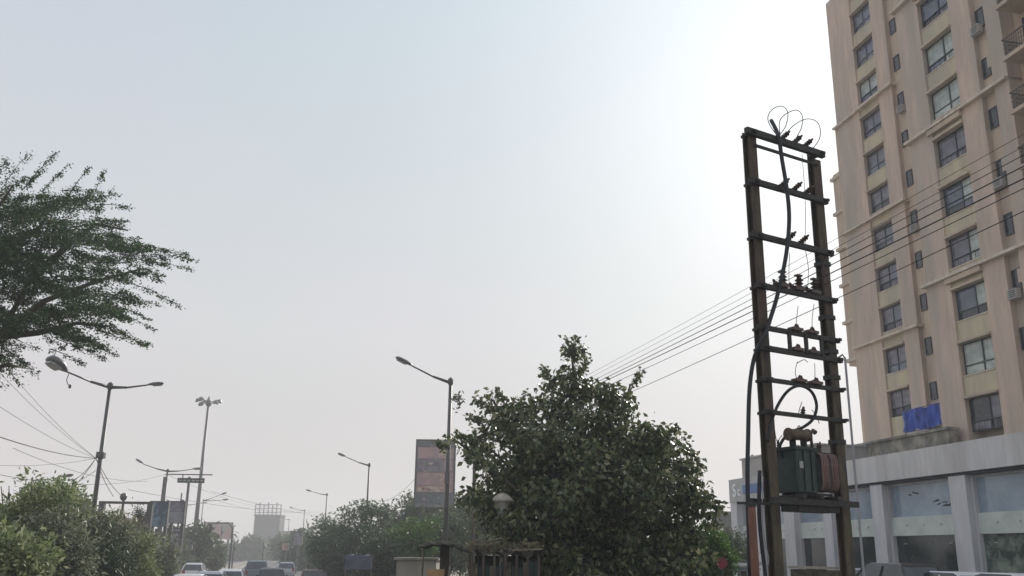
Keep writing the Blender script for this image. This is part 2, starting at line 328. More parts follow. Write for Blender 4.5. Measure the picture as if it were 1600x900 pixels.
# panes / windows
PANES = ['glass_blue', 'glass_dark', 'glass_curtain', 'glass_mauve']
winmesh = {}
def window(s0, s1, n, z0, z1, gm, low=0.30, grille=False, split=0.42):
    """frame + mullion mesh (part), its panes (sub-parts)"""
    ww, hh = s1-s0, z1-z0
    key = (round(ww,2), round(hh,2), low, split, grille)
    if key not in winmesh:
        fb = MB(); t = 0.06
        fb.box(0, ww, -0.06, 0.02, 0, t).box(0, ww, -0.06, 0.02, hh-t, hh)
        fb.box(0, t, -0.06, 0.018, t, hh-t).box(ww-t, ww, -0.06, 0.018, t, hh-t)
        cells = []
        if low:
            zz = hh*low; fb.box(t, ww-t, -0.05, 0.016, zz-0.035, zz+0.035)
            sp = [t, ww*(1-split), ww-t]
            fb.box(sp[1]-0.04, sp[1]+0.04, -0.05, 0.021, t, hh-t)
            for i in range(2): cells += [(sp[i], sp[i+1], t, zz), (sp[i], sp[i+1], zz, hh-t)]
        else: cells = [(t, ww-t, t, hh-t)]
        if grille:
            for q in range(6): fb.box(0.08+q*(ww-0.2)/5, 0.11+q*(ww-0.2)/5, 0.05, 0.07, 0.0, hh*low)
            fb.box(0.02, ww-0.02, 0.045, 0.075, hh*low-0.03, hh*low)
        fme = fb.build('window', 'frame_dark')
        pm = []
        for c in cells:
            pm.append(MB().box(c[0], c[1], -0.035, -0.02, c[2], c[3]).build('pane', None))
        winmesh[key] = (fme.data, [p.data for p in pm])
        for x in [fme]+pm: bpy.data.objects.remove(x)
    fd, pds = winmesh[key]; o = tower['o']
    f = bpy.data.objects.new('window', fd); COL.objects.link(f); f.parent = tower; f.location = (s0-o[0], n-o[1], z0-o[2])
    for i, pd in enumerate(pds):
        mm = gm if not isinstance(gm, (list, tuple)) else gm[i % len(gm)]
        kk = pd.name.split('.')[0]+'_'+str(id(pd))+mm
        if kk not in winmesh:
            d2 = pd.copy(); d2.materials.clear(); d2.materials.append(M[mm]); winmesh[kk] = d2
        p = bpy.data.objects.new('pane', winmesh[kk]); COL.objects.link(p); p.parent = f
        p.rotation_euler = (math.radians(random.uniform(-0.5, 0.5)), 0, math.radians(random.uniform(-0.4, 0.4)))
    return f
rw = random.Random(3)
NF = 11
for k in range(-1, NF):
    zt = 13.85+3*k; zb = zt-1.72
    nxt = zt+3-1.72
    # wing A
    if k >= 0:
        window(55.25, 57.7, -39.46, zb, zt, rw.choice([['glass_blue','glass_mauve'],['glass_dark','glass_mauve'],['glass_blue','glass_curtain'],['glass_mauve','glass_blue','glass_dark']]), low=0.33, split=0.5, grille=rw.random() < 0.6)
        tpart('spandrel', 'tower_olive', (55.2, 57.75, -40.15, -39.31, zt+0.02, nxt-0.06))
        tpart('sill', 'tower_ledge', (55.2, 57.75, -39.7, -39.27, nxt-0.06, nxt))
        tpart('hood', 'tower_sand', (55.2, 57.75, -39.31, -39.08, zt+0.02, zt+0.14))
    if k >= -1:
        gm = {-1: ['glass_dark','glass_mauve','glass_mauve'], 0: ['glass_curtain'], 1: ['glass_dark','glass_curtain','glass_dark','glass_blue'], 2: ['glass_curtain','glass_curtain','glass_mauve','glass_mauve'], 3: ['glass_blue','glass_curtain','glass_dark'], 4: ['glass_mauve'], 5: ['glass_curtain'], 6: ['glass_curtain','glass_curtain','glass_blue'], 7: ['glass_blue','glass_blue','glass_dark']}.get(k, ['glass_mauve'])
        window(40.6, 43.1, -34.15, zb, zt, gm, low=0.30, split=0.60, grille=rw.random() < 0.5)
        tpart('spandrel', 'tower_olive', (40.55, 43.15, -34.75, -34.0, zt+0.02, nxt-0.06))
        tpart('sill', 'tower_ledge', (40.55, 43.15, -34.5, -33.96, nxt-0.06, nxt))
        tpart('hood', 'tower_sand', (40.55, 43.15, -34.0, -33.76, zt+0.02, zt+0.15))
    # ventilator windows in the slots
    zs = zt-0.05
    o1 = window(52.75, 53.4, -39.44, zs-1.15, zs, 'glass_dark', low=0)
    if k >= 0: window(38.25, 38.85, -34.14, zs-1.15, zs, 'glass_dark', low=0)
    if k % 2: tpart('duct_cover', 'tower_pink', (38.0, 38.3, -34.2, -34.0, zs-0.8, zs-0.1))
tpart('spandrel', 'tower_olive', (55.2, 57.75, -40.15, -39.36, 0, 12.07))
# horizontal ledges every third floor
for z in (17.62, 26.62, 35.62):
    tpart('ledge', 'tower_ledge', (40.6, 45.45, -34.7, -33.62, z, z+0.16), (36.9, 40.6, -34.7, -33.64, z, z+0.16))
    tpart('ledge', 'tower_ledge', (53.3, 57.9, -40.1, -38.90, z, z+0.16), (57.9, 61.2, -40.1, -38.94, z, z+0.15))
    tpart('ledge', 'tower_sand', (40.55, 43.4, -33.9, -33.7, z-0.32, z-0.03))
# air conditioners hanging beside the ventilators
for k, (s, n) in ((3, (38.2, -33.75)), (1, (38.2, -33.7)), (4, (52.6, -39.15)), (6, (38.25, -33.7)), (7, (52.6, -39.15))):
    z = 12.2+3*k
    mb = BM_(tower); mb.b(s, s+0.65, n-0.3, n+0.02, z, z+0.5); a = mb.build('air_conditioner', 'grey_render', tower, bevel=0.02)
    gr = BM_(tower)
    for q in range(4): gr.b(s+0.06, s+0.5, n+0.021, n+0.03, z+0.08+q*0.1, z+0.13+q*0.1)
    gr.build('grille', 'frame_dark', a)
# balconies on the near wing
for k in range(2, 10):
    z = 12.2+3*k
    sl_ = tpart('balcony', 'tower_sand', (32.0, 36.35, -34.75, -33.2, z, z+0.2))
    rb = BM_(tower)
    o = tower['o']
    for s in np.arange(32.1, 36.2, 0.16):
        rb.b(s, s+0.02, -33.28, -33.26, z+0.2, z+1.15)
        rr = random.uniform(0.05, 0.08)
        for zc in (0.42, 0.68, 0.94):
            pts = [(s+0.09+rr*math.cos(a)-o[0], -33.27-o[1], z+zc+rr*math.sin(a)) for a in np.linspace(0, 5.5, 7)]
            rb.tube(pts, 0.012, 4)
    for n in np.arange(-34.6, -33.35, 0.16):
        rb.b(36.26, 36.28, n, n+0.02, z+0.2, z+1.15)
        rr = 0.06
        for zc in (0.42, 0.7, 0.95):
            rb.tube([(36.27-o[0], n+0.09+rr*math.cos(a)-o[1], z+zc+rr*math.sin(a)) for a in np.linspace(0, 5.5, 7)], 0.012, 4)
    rb.b(32.0, 36.3, -33.3, -33.24, z+1.15, z+1.2); rb.b(36.24, 36.3, -34.7, -33.3, z+1.15, z+1.2)
    rb.build('railing', 'rail_iron', sl_)
    tpart('balcony_door', 'glass_dark', (32.6, 36.3, -34.75, -34.7, z+0.2, z+2.7))
tpart('parapet', 'tower_pink', (30, 45.2, -56, -33.85, TOP, TOP+1.0), (45.2, 60.9, -56, -39.2, TOP, TOP+1.0))
tpart('wall', 'tower_sand', (53.6, 60.9, -40.15, -39.9, 35.8, TOP))
# ---- showroom
shop = bthing('showroom_building', 'pale grey glass fronted showroom with wide white fascia at the foot of the tower', 'building', 45, -33)
def spart(name, m, *boxes, parent=None):
    mb = BM_(shop)
    for b in boxes: mb.b(*b)
    return mb.build(name, m, parent or shop)
NP = -29.2
spart('wall', 'grey_render', (20, 63, -38.8, -30.1, 0, 7.55), (48.6, 63, -38.8, -30.1, 7.55, 7.85))
spart('fascia', 'shop_white', (20, 48.2, -30.4, NP+0.12, 6.48, 7.82))
spart('fascia', 'sign_grey', (48.2, 62.6, -30.4, NP+0.05, 6.25, 7.85))
spart('stripe', 'sign_blue', (48.2, 60.4, NP+0.05, NP+0.09, 6.75, 7.35))
spart('soffit_shade', 'shop_painted_shade', (20, 48.2, -30.1, NP-0.02, 6.34, 6.475))  # shade under the fascia, painted as a near-black band
spart('roof_slab', 'stained_concrete', (20, 48.4, -33.6, -30.45, 7.6, 7.75))
spart('parapet', 'stained_concrete', (43.6, 53.4, -33.6, -33.0, 7.75, 9.28))
spart('coping', 'stained_concrete', (43.5, 53.5, -33.65, -32.9, 9.28, 9.42))
spart('upper_wall', 'grey_render', (51.2, 61.3, -34.5, -29.6, 7.9, 9.15))
spart('coping', 'sign_grey', (51.1, 61.45, -34.6, -29.5, 9.15, 9.25))
cols = [(24.9, 26.0), (31.3, 32.4), (37.8, 38.95), (44.3, 45.35), (49.4, 50.3), (53.7, 55.0), (58.0, 59.0), (61.6, 62.6)]
for s0, s1 in cols:
    zt = 6.34 if s0 < 48 else 6.25
    spart('column', 'shop_column', (s0, s1, -30.1, NP, 0.6, zt))
bays = [(cols[i][1], cols[i+1][0]) for i in range(len(cols)-1)]
for i, (a, b) in enumerate(bays):
    far = a > 45
    zt = 6.34 if a < 48 else 6.25
    spart('spandrel', 'shop_spandrel', (a+0.05, b-0.12, -30.1, NP-0.35, 3.74, 4.66))
    for q in range(3):                                                # round fixing caps on the spandrel
        s = a+(b-a)*(q+1)/4; mb = MB(); mb.lathe([(0.07, 0), (0.07, 0.03), (0.03, 0.05)], 8, (s-45, NP-0.35+33, 4.25), axis=(0, 1, 0)); mb.build('fixing_cap', 'shop_column', shop)
    fr = spart('window_frame', 'shop_column', (a, a+0.22, -30.1, NP-0.3, 0.6, zt), (b-0.12, b, -30.1, NP-0.3, 0.6, zt), (a+0.22, b-0.12, -30.05, NP-0.42, zt-0.12, zt))
    spart('reveal', 'shop_painted_shade', (b-0.01, b+0.14, -30.0, NP-0.29+0.02*0, 0.6, zt-0.02)) if False else None
    gtop = 'shop_glass_top'; glow = ['shop_glass_ad', 'shop_glass_ad', 'shop_glass_ad', 'shop_glass_dark', 'shop_glass_dark', 'shop_glass_dark', 'shop_glass_dark'][i]
    if i == 2: glow = 'shop_glass_dark'
    if i == 1: glow = 'shop_glass_ad'
    half = (a+b)/2
    spart('pane', gtop, (a+0.22, b-0.12, -29.9, NP-0.52, 4.66, zt-0.12), parent=fr)
    spart('pane', glow, (a+0.5, b-0.12, -29.9, NP-0.52, 0.75, 3.74), parent=fr)
    spart('mullion', 'shop_column', (a+0.22, a+0.5, -29.9, NP-0.45, 0.6, 3.74), parent=fr)
    if not far:                                                        # small ceiling lamps seen inside the dark glass
        for q, s in enumerate((a+1.0, b-0.9)):
            mb = BM_(shop); mb.lathe([(0.09, -0.015), (0.12, 0.0), (0.02, 0.03)], 10, (s-45, NP-0.50+33, 3.35)); mb.build('lamp', 'lens_clear', fr)
pr = random.Random(9)
for k in range(9):                                                     # short dark strokes on the upper glass
    s_, z_ = pr.uniform(39.6, 41.8), pr.uniform(5.0, 5.4)
    if k > 6: s_, z_ = 42.8-0.35*(k-7), 5.75+0.1*(k-7)
    mb = BM_(shop); mb.bar((s_-45, NP-0.505+33, z_), (s_-45-pr.uniform(.2,.45), NP-0.505+33, z_+pr.uniform(-.12,.12)), 0.02, pr.uniform(.04,.09)); mb.build('dark_stroke', 'sign_green', shop)
# near-black strips that paint the shade beside the columns
for s0, s1 in cols[:4]: spart('shade_strip', 'shop_painted_shade', (s1, s1+0.06, -30.0, NP-0.12, 0.6, 6.34))
# letters on the end of the fascia
def letters(txt, size, m, depth=0.02):
    cu = bpy.data.curves.new('lettering', 'FONT'); cu.body = txt; cu.size = size; cu.extrude = depth; cu.align_x = 'CENTER'; cu.align_y = 'CENTER'
    cu.offset = size*0.02
    tmp = bpy.data.objects.new('tmp', cu); COL.objects.link(tmp); bpy.context.view_layer.update()
    me = bpy.data.meshes.new_from_object(tmp.evaluated_get(bpy.context.evaluated_depsgraph_get())); bpy.data.objects.remove(tmp)
    me.materials.clear(); me.materials.append(M[m]); me.name = 'lettering'
    o = bpy.data.objects.new('lettering', me); COL.objects.link(o); return o
lt = letters('S', 1.25, 'letter_white'); lt.parent = shop; lt.rotation_euler = (math.radians(90), 0, math.radians(180)); lt.location = (62.05-45-0.35, NP+33+0.08, 7.02)
lt = letters('c', 0.95, 'letter_white'); lt.parent = shop; lt.rotation_euler = (math.radians(90), 0, math.radians(180)); lt.location = (62.05-45-1.1, NP+33+0.08, 6.95)
# small roof things
for s in (60.6, 57.0, 54.2):
    mb = BM_(shop); mb.lathe([(0.16, 0), (0.18, 0.1), (0.1, 0.22), (0.02, 0.26)], 8, (s-45, 2.9, 9.25)); mb.build('vent_cap', 'grey_render', shop, smooth=True)
# blue banner hung on the tower wall
mb = MB(); NX, NZ = 24, 6
for i in range(NX+1):
    for j in range(NZ+1):
        mb.v.append((i*4.0/NX, 0.07*math.sin(i*1.7+0.4*j)+0.05*math.sin(i*0.63+j)+random.uniform(-.03,.03), j*1.42/NZ+0.04*math.sin(i*0.5)-(0.07*abs(math.sin(i*math.pi/6)) if j == NZ else 0)+(0.05*math.sin(i*0.9) if j == 0 else 0)))
for i in range(NX):
    for j in range(NZ):
        a = i*(NZ+1)+j; mb.f.append((a, a+NZ+1, a+NZ+2, a+1))
bn = mb.build('banner', 'banner_blue', loc=bworld(50.5, -37.95, 10.6)); bn.rotation_euler = (0, 0, BROT)
sm = bn.modifiers.new('solid', 'SOLIDIFY'); sm.thickness = 0.01
tag(bn, 'wrinkled royal blue sheet hung low on the beige tower above the showroom roof', 'banner')
bf = MB(); bf.bar((0,-0.12,0),(4.0,-0.12,0),0.04,0.04).bar((0,-0.12,1.42),(4.0,-0.12,1.42),0.04,0.04)
for s in (0.02, 3.98): bf.bar((s,-0.12,-2.4),(s,-0.12,1.42),0.05,0.05)
x = bf.build('frame', 'frame_dark', bn)
# ------------------------------------------------------------------ street lamps
def lamp(name, label, base, h, arms, group=None, r=0.09, extra=None, lean=0.0):
    t = thing(name, label, 'street lamp', base, 0, group)
    mb = MB(); mb.tube([(0,0,0),(0,0,0.9)], [r*1.45, r*1.45], 10); mb.tube([(0,0,0.9),(lean,0,h)], [r*1.15, r*0.72], 10)
    p = mb.build('pole', 'lamp_steel', t, smooth=True)
    MB().lathe([(r*0.95, -0.12), (r*1.15, -0.05), (r*1.15, 0.12), (r*0.3, 0.2)], 10, (lean,0,h)).build('cap', 'lamp_steel', t)
    for (ax, ay, az_, hs, hd, *wd_) in arms:              # arm vector, head size, head droop
        e = Vector((lean+ax, ay, h+az_)); s0 = Vector((lean, 0, h-0.03)); m1 = s0.lerp(e, 0.45)+Vector((0,0,-0.06))
        mb = MB(); mb.tube([s0, m1], [r*0.75, r*0.5], 8); mb.tube([m1, e], [r*0.42, r*0.32], 8); mb.build('arm', 'lamp_steel', t, smooth=True)
        d = (e-m1).normalized(); d = (d+Vector((0,0,hd))).normalized(); side = d.cross(Vector((0,0,1))).normalized(); u = side.cross(d)
        L, W = 0.78*hs, 0.16*hs*(wd_[0] if wd_ else 1.0)
        prof = [(-0.02, 0.25, 0.35), (0.12, 0.55, 0.7), (0.35, 1.0, 1.0), (0.7, 1.05, 1.0), (0.92, 0.8, 0.75), (1.0, 0.35, 0.3)]
        hb = MB(); lb = MB(); n = 10
        for q, (tt, ws, hs_) in enumerate(prof):
            c = e+d*(tt*L)
            for k in range(n):
                a = 2*math.pi*k/n; hgt = math.sin(a); hgt = hgt*0.75 if hgt > 0 else hgt*0.22
                hb.v.append(tuple(c+side*(math.cos(a)*W*ws)+u*(hgt*W*hs_)))
        for q in range(len(prof)-1):
            for k in range(n):
                a0 = q*n+k; a1 = q*n+(k+1) % n; hb.f.append((a0, a1, a1+n, a0+n))
        hb.f.append(tuple(reversed(range(n)))); hb.f.append(tuple(range((len(prof)-1)*n, len(prof)*n)))
        hd_o = hb.build('lamp_head', 'lamp_head', t, smooth=True)
        for q, (tt, ws) in enumerate(((0.33, 0.75), (0.5, 0.9), (0.72, 0.9), (0.9, 0.6))):
            c = e+d*(tt*L)-u*(W*0.25)
            lb.v += [tuple(c-side*W*ws), tuple(c+side*W*ws), tuple(c+side*W*ws*0.8-u*W*0.22), tuple(c-side*W*ws*0.8-u*W*0.22)]
        for q in range(3):
            for k in range(4): a0 = q*4+k; a1 = q*4+(k+1) % 4; lb.f.append((a0, a1, a1+4, a0+4))
        lb.f += [(0,1,2,3), (15,14,13,12)]
        lb.build('lens', 'lamp_lens', hd_o)
    return t
AL = -RN    # towards the carriageway
def armv(l, z, d=AL): return (d.x*l, d.y*l, z)
GRP = 'lamp posts along the right kerb'
rp = [((704, 597), 9.5), ((577, 727), 9.5), ((511, 773), 9.5), ((476, 798), 9.5), ((452, 812), 9.5)]
labs = ['tall single arm street lamp rising left of the big round tree', 'single arm street lamp rising out of the hazy dark tree', 'small single arm street lamp left of the dark hazy tree', 'tiny faint single arm street lamp beside the far grey tower', 'faintest and farthest single arm lamp at the far grey tower']
for i, (p, h) in enumerate(rp):
    el = ray(*p); d = (h-CAMH)/(el.z/el.y); q = at(p[0], p[1], d)
    az = 1.62 if i == 0 else 1.9
    t = lamp('street_lamp', labs[i], (q.x, q.y, 0), h, [armv(az, 0.62 if i < 2 else 0.35, Vector((-1, -0.15, 0)))+(1.0, 0.0)], GRP, r=0.095)
    if i == 0:   # clamp, little box and creeper on the first one
        MB().box(-0.1, 0.1, -0.16, -0.09, 5.3, 5.75).build('junction_box', 'lamp_head', t)
        lv = MB()
        for k in range(50):
            c = Vector((random.gauss(0.28, 0.13), random.gauss(0, 0.1), h-0.75+random.gauss(0, 0.22))); a = Vector((random.uniform(-1,1), random.uniform(-1,1), random.uniform(-1,0.2))).normalized()*0.1; b = a.cross(Vector((0.3,0.5,0.8))).normalized()*0.045
            lv.add([c-a, c+b, c+a, c-b], [(0,1,2,3)])
        lv.build('creeper', 'leaf_dark', t)['kind'] = 'stuff'
G2 = 'twin arm lamp posts on the median'
def twin(p, h, L, zl, zr, label, hs=1.0, lean=0.0, dr=Vector((1, 0.1, 0)), hsr=None, dl=Vector((-1, -0.25, 0)), Lr=None, wl=1.0):
    el = ray(*p); d = (h-CAMH)/(el.z/el.y); q = at(p[0], p[1], d)
    dl = dl.normalized(); dr = dr.normalized(); Lr = Lr or L
    return lamp('twin_street_lamp', label, (q.x, q.y, 0), h, [(dl.x*L, dl.y*L, zl, hs, 0.25, wl), (dr.x*Lr, dr.y*Lr, zr, hsr or hs, -0.05)], G2, r=0.105), q
t1, q1 = twin((172, 604), 9.5, 2.1, 0.34, 0.12, 'nearest twin arm street lamp with a broken dangling bracket under its left head', hs=1.25, hsr=0.9, wl=1.9, dl=Vector((-0.72,-1,0)), Lr=1.6)
mb = MB(); mb.tube([(-1.13,-1.6,9.78),(-1.2,-1.6,9.5),(-1.13,-1.6,9.32),(-1.05,-1.6,9.26)], 0.018, 5); mb.lathe([(0.02,-0.1),(0.06,-0.06),(0.06,0.04),(0.02,0.08)], 8, (-1.02,-1.6,9.22)); mb.build('dangling_bracket', 'lamp_steel', t1)
MB().box(-0.17,0.17,-0.13,0.13,6.35,6.62).build('clamp', 'lamp_steel', t1, bevel=0.02)
t2, q2 = twin((262, 736), 9.5, 2.15, 0.55, 0.2, 'second twin arm street lamp, left of the tall mast', hs=1.1)
t3, q3 = twin((291, 789), 9.5, 2.3, 0.35, 0.3, 'small faint twin arm lamp right behind the blue hoarding', hs=1.2)
el = ray(50, 750); 
q = at(50, 750, 62); lamp('street_lamp', 'slim lamp post with one long arm behind the left hedge', (q.x, q.y, 0), q.z, [(1.9, 0, 0.22, 1.0, 0.0)], r=0.06)
# low twin lamps beside the mast
q = at(318, 782, 150); lamp('street_lamp', 'faint one armed lamp post just right of the tall mast', (q.x, q.y, 0), q.z, [(2.6, 0, 0.9, 1.3, 0.0), (2.9, 0, 0.1, 1.3, 0.0)], r=0.1)
# high mast
q = at(326, 628, 128); HM = q.z
t = thing('high_mast_light', 'very tall tapering mast with a ring of floodlights on top', 'light mast', (q.x, q.y, 0))
MB().tube([(0,0,0),(0,0,HM*0.4),(0,0,HM)], [0.36,0.26,0.15], 12).build('mast', 'lamp_steel', t, smooth=True)
MB().tube([(math.cos(a)*0.9, math.sin(a)*0.9, HM-0.1) for a in np.linspace(0, 2*math.pi, 17)], 0.06, 6).build('ring', 'lamp_steel', t)
MB().lathe([(0.3,0.0),(0.34,0.25),(0.2,0.5),(0.05,0.9)], 10, (0,0,HM-0.1)).build('head_frame', 'lamp_steel', t)
for k in range(8):
    a = k*math.pi/4+0.3; c = Vector((math.cos(a)*1.45, math.sin(a)*1.45, HM+0.05+0.25*math.sin(a*2)))
    f = MB().bar((math.cos(a)*0.2, math.sin(a)*0.2, HM), c, 0.1, 0.1).build('bracket', 'lamp_steel', t)
    MB().lathe([(0.2,-0.12),(0.36,-0.2),(0.40,-0.05),(0.18,0.22)], 8, c, axis=(math.cos(a)*0.4, math.sin(a)*0.4, 1)).build('floodlight', 'lamp_head', f)
# ------------------------------------------------------------------ transformer structure
A_ = Vector((0.277*19, 19, 0)); B_ = Vector((0.351*20.05, 20.05, 0)); AX = (B_-A_).normalized(); SP = (B_-A_).length
DROT = math.atan2(AX.y, AX.x)
dp = thing('pole_structure', 'rusty two pole electrical structure with ladder of crossarms, carrying a transformer', 'electric pole', A_, DROT)
def ibeam(mb, x, w, d, z0, z1, lx=0.0):
    t = 0.03
    for a, b, c, e in ((x-w/2, x+w/2, -d/2, -d/2+t), (x-w/2, x+w/2, d/2-t, d/2), (x-t/2, x+t/2, -d/2+t, d/2-t)):
        mb.add([(a,c,z0),(b,c,z0),(b,e,z0),(a,e,z0),(a+lx,c,z1),(b+lx,c,z1),(b+lx,e,z1),(a+lx,e,z1)], [(0,3,2,1),(4,5,6,7),(0,1,5,4),(1,2,6,5),(2,3,7,6),(3,0,4,7)])
for x in (0, SP):
    mb = MB(); ibeam(mb, x, 0.23, 0.20, 0, 11.75 if x == 0 else 11.55); 
    t_ = mb.build('pole', 'pole_rust', dp)
arms = [(11.68, 0.22, 0.11, 0.15), (11.40, -0.05, 0.05, 0.06), (10.5, 0.2, 0.10, 0.12), (9.25, 0.25, 0.1, 0.12), (8.13, 0.2, 0.1, 0.11), (7.22, 0.22, 0.08, 0.10), (6.78, 0.25, 0.09, 0.11), (6.12, 0.22, 0.07, 0.09), (5.45, 0.2, 0.07, 0.085)]
for z, ex, w_, h_ in arms:
    lx = 0.1
    mb = MB(); mb.box(-ex-0.03, SP+ex*0.75, -0.10-w_, -0.10-0.002, z-h_/2, z+h_/2)
    if z > 5 and h_ > 0.08:
        mb.box(-0.1, -0.02, -0.28, 0.16, z-0.03, z+0.03); mb.box(SP+0.02, SP+0.1, -0.28, 0.16, z-0.03, z+0.03)
    mb.build('crossarm', 'arm_iron', dp)
# clamps along the right pole
for z in (6.98, 7.75, 6.4, 5.0, 9.0):
    MB().box(SP-0.135, SP+0.14, -0.125, 0.125, z-0.05, z+0.05).build('clamp', 'arm_iron', dp)
for x in (0, SP):                                                      # gusset plates and bolt heads on the poles
    for z, *_r in arms:
        g_ = MB().box(x-0.09, x+0.09, 0.102, 0.114, z-0.09, z+0.09).build('gusset_plate', 'arm_iron', dp)
    for z in np.arange(1.0, 11.2, 0.75):
        MB().lathe([(0.018, 0), (0.018, 0.012)], 6, (x-0.075, -0.101, float(z)), axis=(0,-1,0)).build('bolt', 'arm_iron', dp)
# platform
for y0, y1 in ((-0.34, -0.25), (0.25, 0.34)):
    MB().box(-0.3, SP+0.12, y0, y1, 3.62, 3.74).build('platform_channel', 'arm_iron', dp)
for x in (0.45, 0.95, 1.45): MB().box(x, x+0.1, -0.42, 0.42, 3.745, 3.82).build('platform_bearer', 'arm_iron', dp)
MB().box(0.5, 1.7, -0.24, 0.24, 3.50, 3.615).build('platform_channel', 'arm_iron', dp)
def shed(mb, c, axis, n=4, r=0.07, step=0.06, core=0.03):
    prof = [(core, 0)]
    for i in range(n): prof += [(core, i*step+0.01), (r, i*step+0.02), (core*1.1, i*step+step*0.8)]
    prof += [(core*0.8, n*step+0.05)]
    return mb.lathe(prof, 8, c, axis)
ax_up = Vector((0.75, -0.3, 0.75))
for z, xs in ((11.75, (0.85, 1.25, 1.6)), (10.56, (0.72, 1.12, 1.5)), (9.31, (0.8, 1.2))):
    for x in xs:
        mb = MB(); shed(mb, (x, -0.15, z), ax_up, 4, 0.065, 0.065); mb.build('insulator', 'porcelain', dp)
for x in (0.5, 1.0, 1.5):
    mb = MB(); mb.box(x-0.12, x+0.18, -0.24, -0.06, 8.19, 8.27); shed(mb, (x+0.08, -0.15, 8.26), (0.05, 0, 1), 3, 0.10, 0.075, 0.05); mb.box(x+0.0, x+0.16, -0.2, -0.1, 8.52, 8.56); shed(mb, (x-0.1, -0.15, 8.2), (-0.5, 0, 0.6), 2, 0.07, 0.06)
    mb.build('switch_insulator', 'porcelain', dp)
for x in (0.62, 1.12, 1.6):
    mb = MB(); mb.box(x-0.035, x+0.035, -0.22, -0.16, 6.8, 7.22); mb.build('fuse_tube', 'arm_iron', dp)
for x in (0.72, 1.2):
    for z in (7.27, 6.83, 6.16): 
        mb = MB(); mb.box(x-0.02, x+0.30, -0.24, -0.08, z, z+0.06); shed(mb, (x+0.1, -0.16, z), (0.2, -0.2, 0.8), 2, 0.07, 0.05); shed(mb, (x+0.22, -0.16, z), (-0.3, -0.2, 0.6), 2, 0.06, 0.05); mb.build('fuse_holder', 'porcelain', dp)
for x, z in ((0.9, 5.5),): mb = MB(); shed(mb, (x, -0.15, z), (0.3, 0, 1), 2, 0.06, 0.05); mb.build('insulator', 'porcelain', dp)
# transformer
tr = thing('transformer', 'dark green oil transformer with rust red radiator pipes on the pole platform', 'transformer', A_+AX*1.08+Vector((0,0,3.825)), DROT)
def rbox(mb, x0, x1, y0, y1, z0, z1, c=0.08):
    pts = []
    for cx, cy, a0 in ((x1-c,y1-c,0),(x0+c,y1-c,90),(x0+c,y0+c,180),(x1-c,y0+c,270)):
        for k in range(4): a = math.radians(a0+k*30); pts.append((cx+c*math.cos(a), cy+c*math.sin(a)))
    n = len(pts); mb.add([(p[0],p[1],z0) for p in pts]+[(p[0],p[1],z1) for p in pts], [tuple(reversed(range(n))), tuple(range(n, 2*n))]+[(i,(i+1)%n,(i+1)%n+n,i+n) for i in range(n)]); return mb
mb = MB(); rbox(mb, -0.62, -0.03, -0.30, 0.30, 0.05, 0.90, 0.05); mb.build('tank', 'tank_green', tr)
mb = MB(); mb.box(-0.68, 0.02, -0.34, 0.34, 0.90, 0.93).box(-0.66, 0.0, -0.32, 0.32, 0.935, 0.96).box(0.021, 0.54, -0.24, 0.24, 0.86, 0.89); mb.build('lid', 'tank_green', tr)
mb = MB(); mb.box(-0.55, 0.45, -0.22, -0.14, 0, 0.048).box(-0.55, 0.45, 0.14, 0.22, 0, 0.048); mb.build('skid', 'arm_iron', tr)
for x in (-0.42, -0.2): MB().box(x-0.012, x+0.012, -0.325, -0.302, 0.08, 0.88).build('rib', 'tank_green', tr)
MB().box(-0.55, -0.45, -0.318, -0.302, 0.52, 0.66).build('rating_plate', 'plate_grey', tr)
MB().box(-0.025, 0.52, -0.2, 0.2, 0.10, 0.855).build('cooling_box', 'tank_green', tr, bevel=0.03)
for gx, gn in ((0.05, 4), (0.33, 4)):
    for i in range(gn):
        x = gx+i*0.055
        MB().tube([(x,-0.22,0.86),(x,-0.33,0.82),(x,-0.36,0.72),(x,-0.36,0.22),(x,-0.31,0.12),(x,-0.20,0.09)], 0.020, 8).build('radiator_pipe', 'radiator_red', tr, smooth=True)
    for zz in (0.3, 0.62): MB().box(gx-0.02, gx+gn*0.055-0.02, -0.372, -0.345, zz, zz+0.02).build('radiator_tie', 'radiator_red', tr)
for i in range(2):
    y = -0.1+i*0.2
    MB().tube([(0.50,y,0.84),(0.58,y,0.82),(0.61,y,0.72),(0.61,y,0.22),(0.57,y,0.12),(0.50,y,0.11)], 0.022, 8).build('radiator_pipe', 'radiator_red', tr, smooth=True)
mb = MB(); mb.lathe([(0.02,-0.005),(0.135,0.0),(0.135,0.015),(0.115,0.02),(0.115,0.55),(0.135,0.555),(0.135,0.57),(0.02,0.575)], 18, (-0.60,-0.1,1.22), axis=(1,0,0.03)); mb.build('conservator', 'drum_brown', tr); MB().tube([(-0.3,-0.1,1.33),(-0.3,-0.1,1.39),(-0.26,-0.1,1.42),(-0.22,-0.1,1.39),(-0.22,-0.1,1.33)],0.012,6).build('lifting_eye','arm_iron',tr)
mb = MB()
for x in (-0.48, -0.16): mb.box(x-0.012, x+0.012, -0.18, -0.02, 0.96, 1.13)
mb.build('conservator_bracket', 'arm_iron', tr)
mb = MB(); mb.tube([(0.20,0,0.88),(0.19,0,1.2),(0.20,0,1.32),(0.26,0,1.37),(0.33,0,1.33)], [.035,.03,.03,.045,.055], 8); mb.build('breather_pipe', 'drum_brown', tr, smooth=True)
for x, y in ((0.10, 0.1), (0.33, -0.08), (0.44, 0.08), (-0.6, 0.2)):
    mb = MB(); mb.tube([(x,y,0.8),(x,y,0.97)], 0.035, 6); shed(mb, (x, y, 0.95), (0.15, 0, 1), 3, 0.05, 0.045, 0.02); mb.build('bushing', 'porcelain', tr)
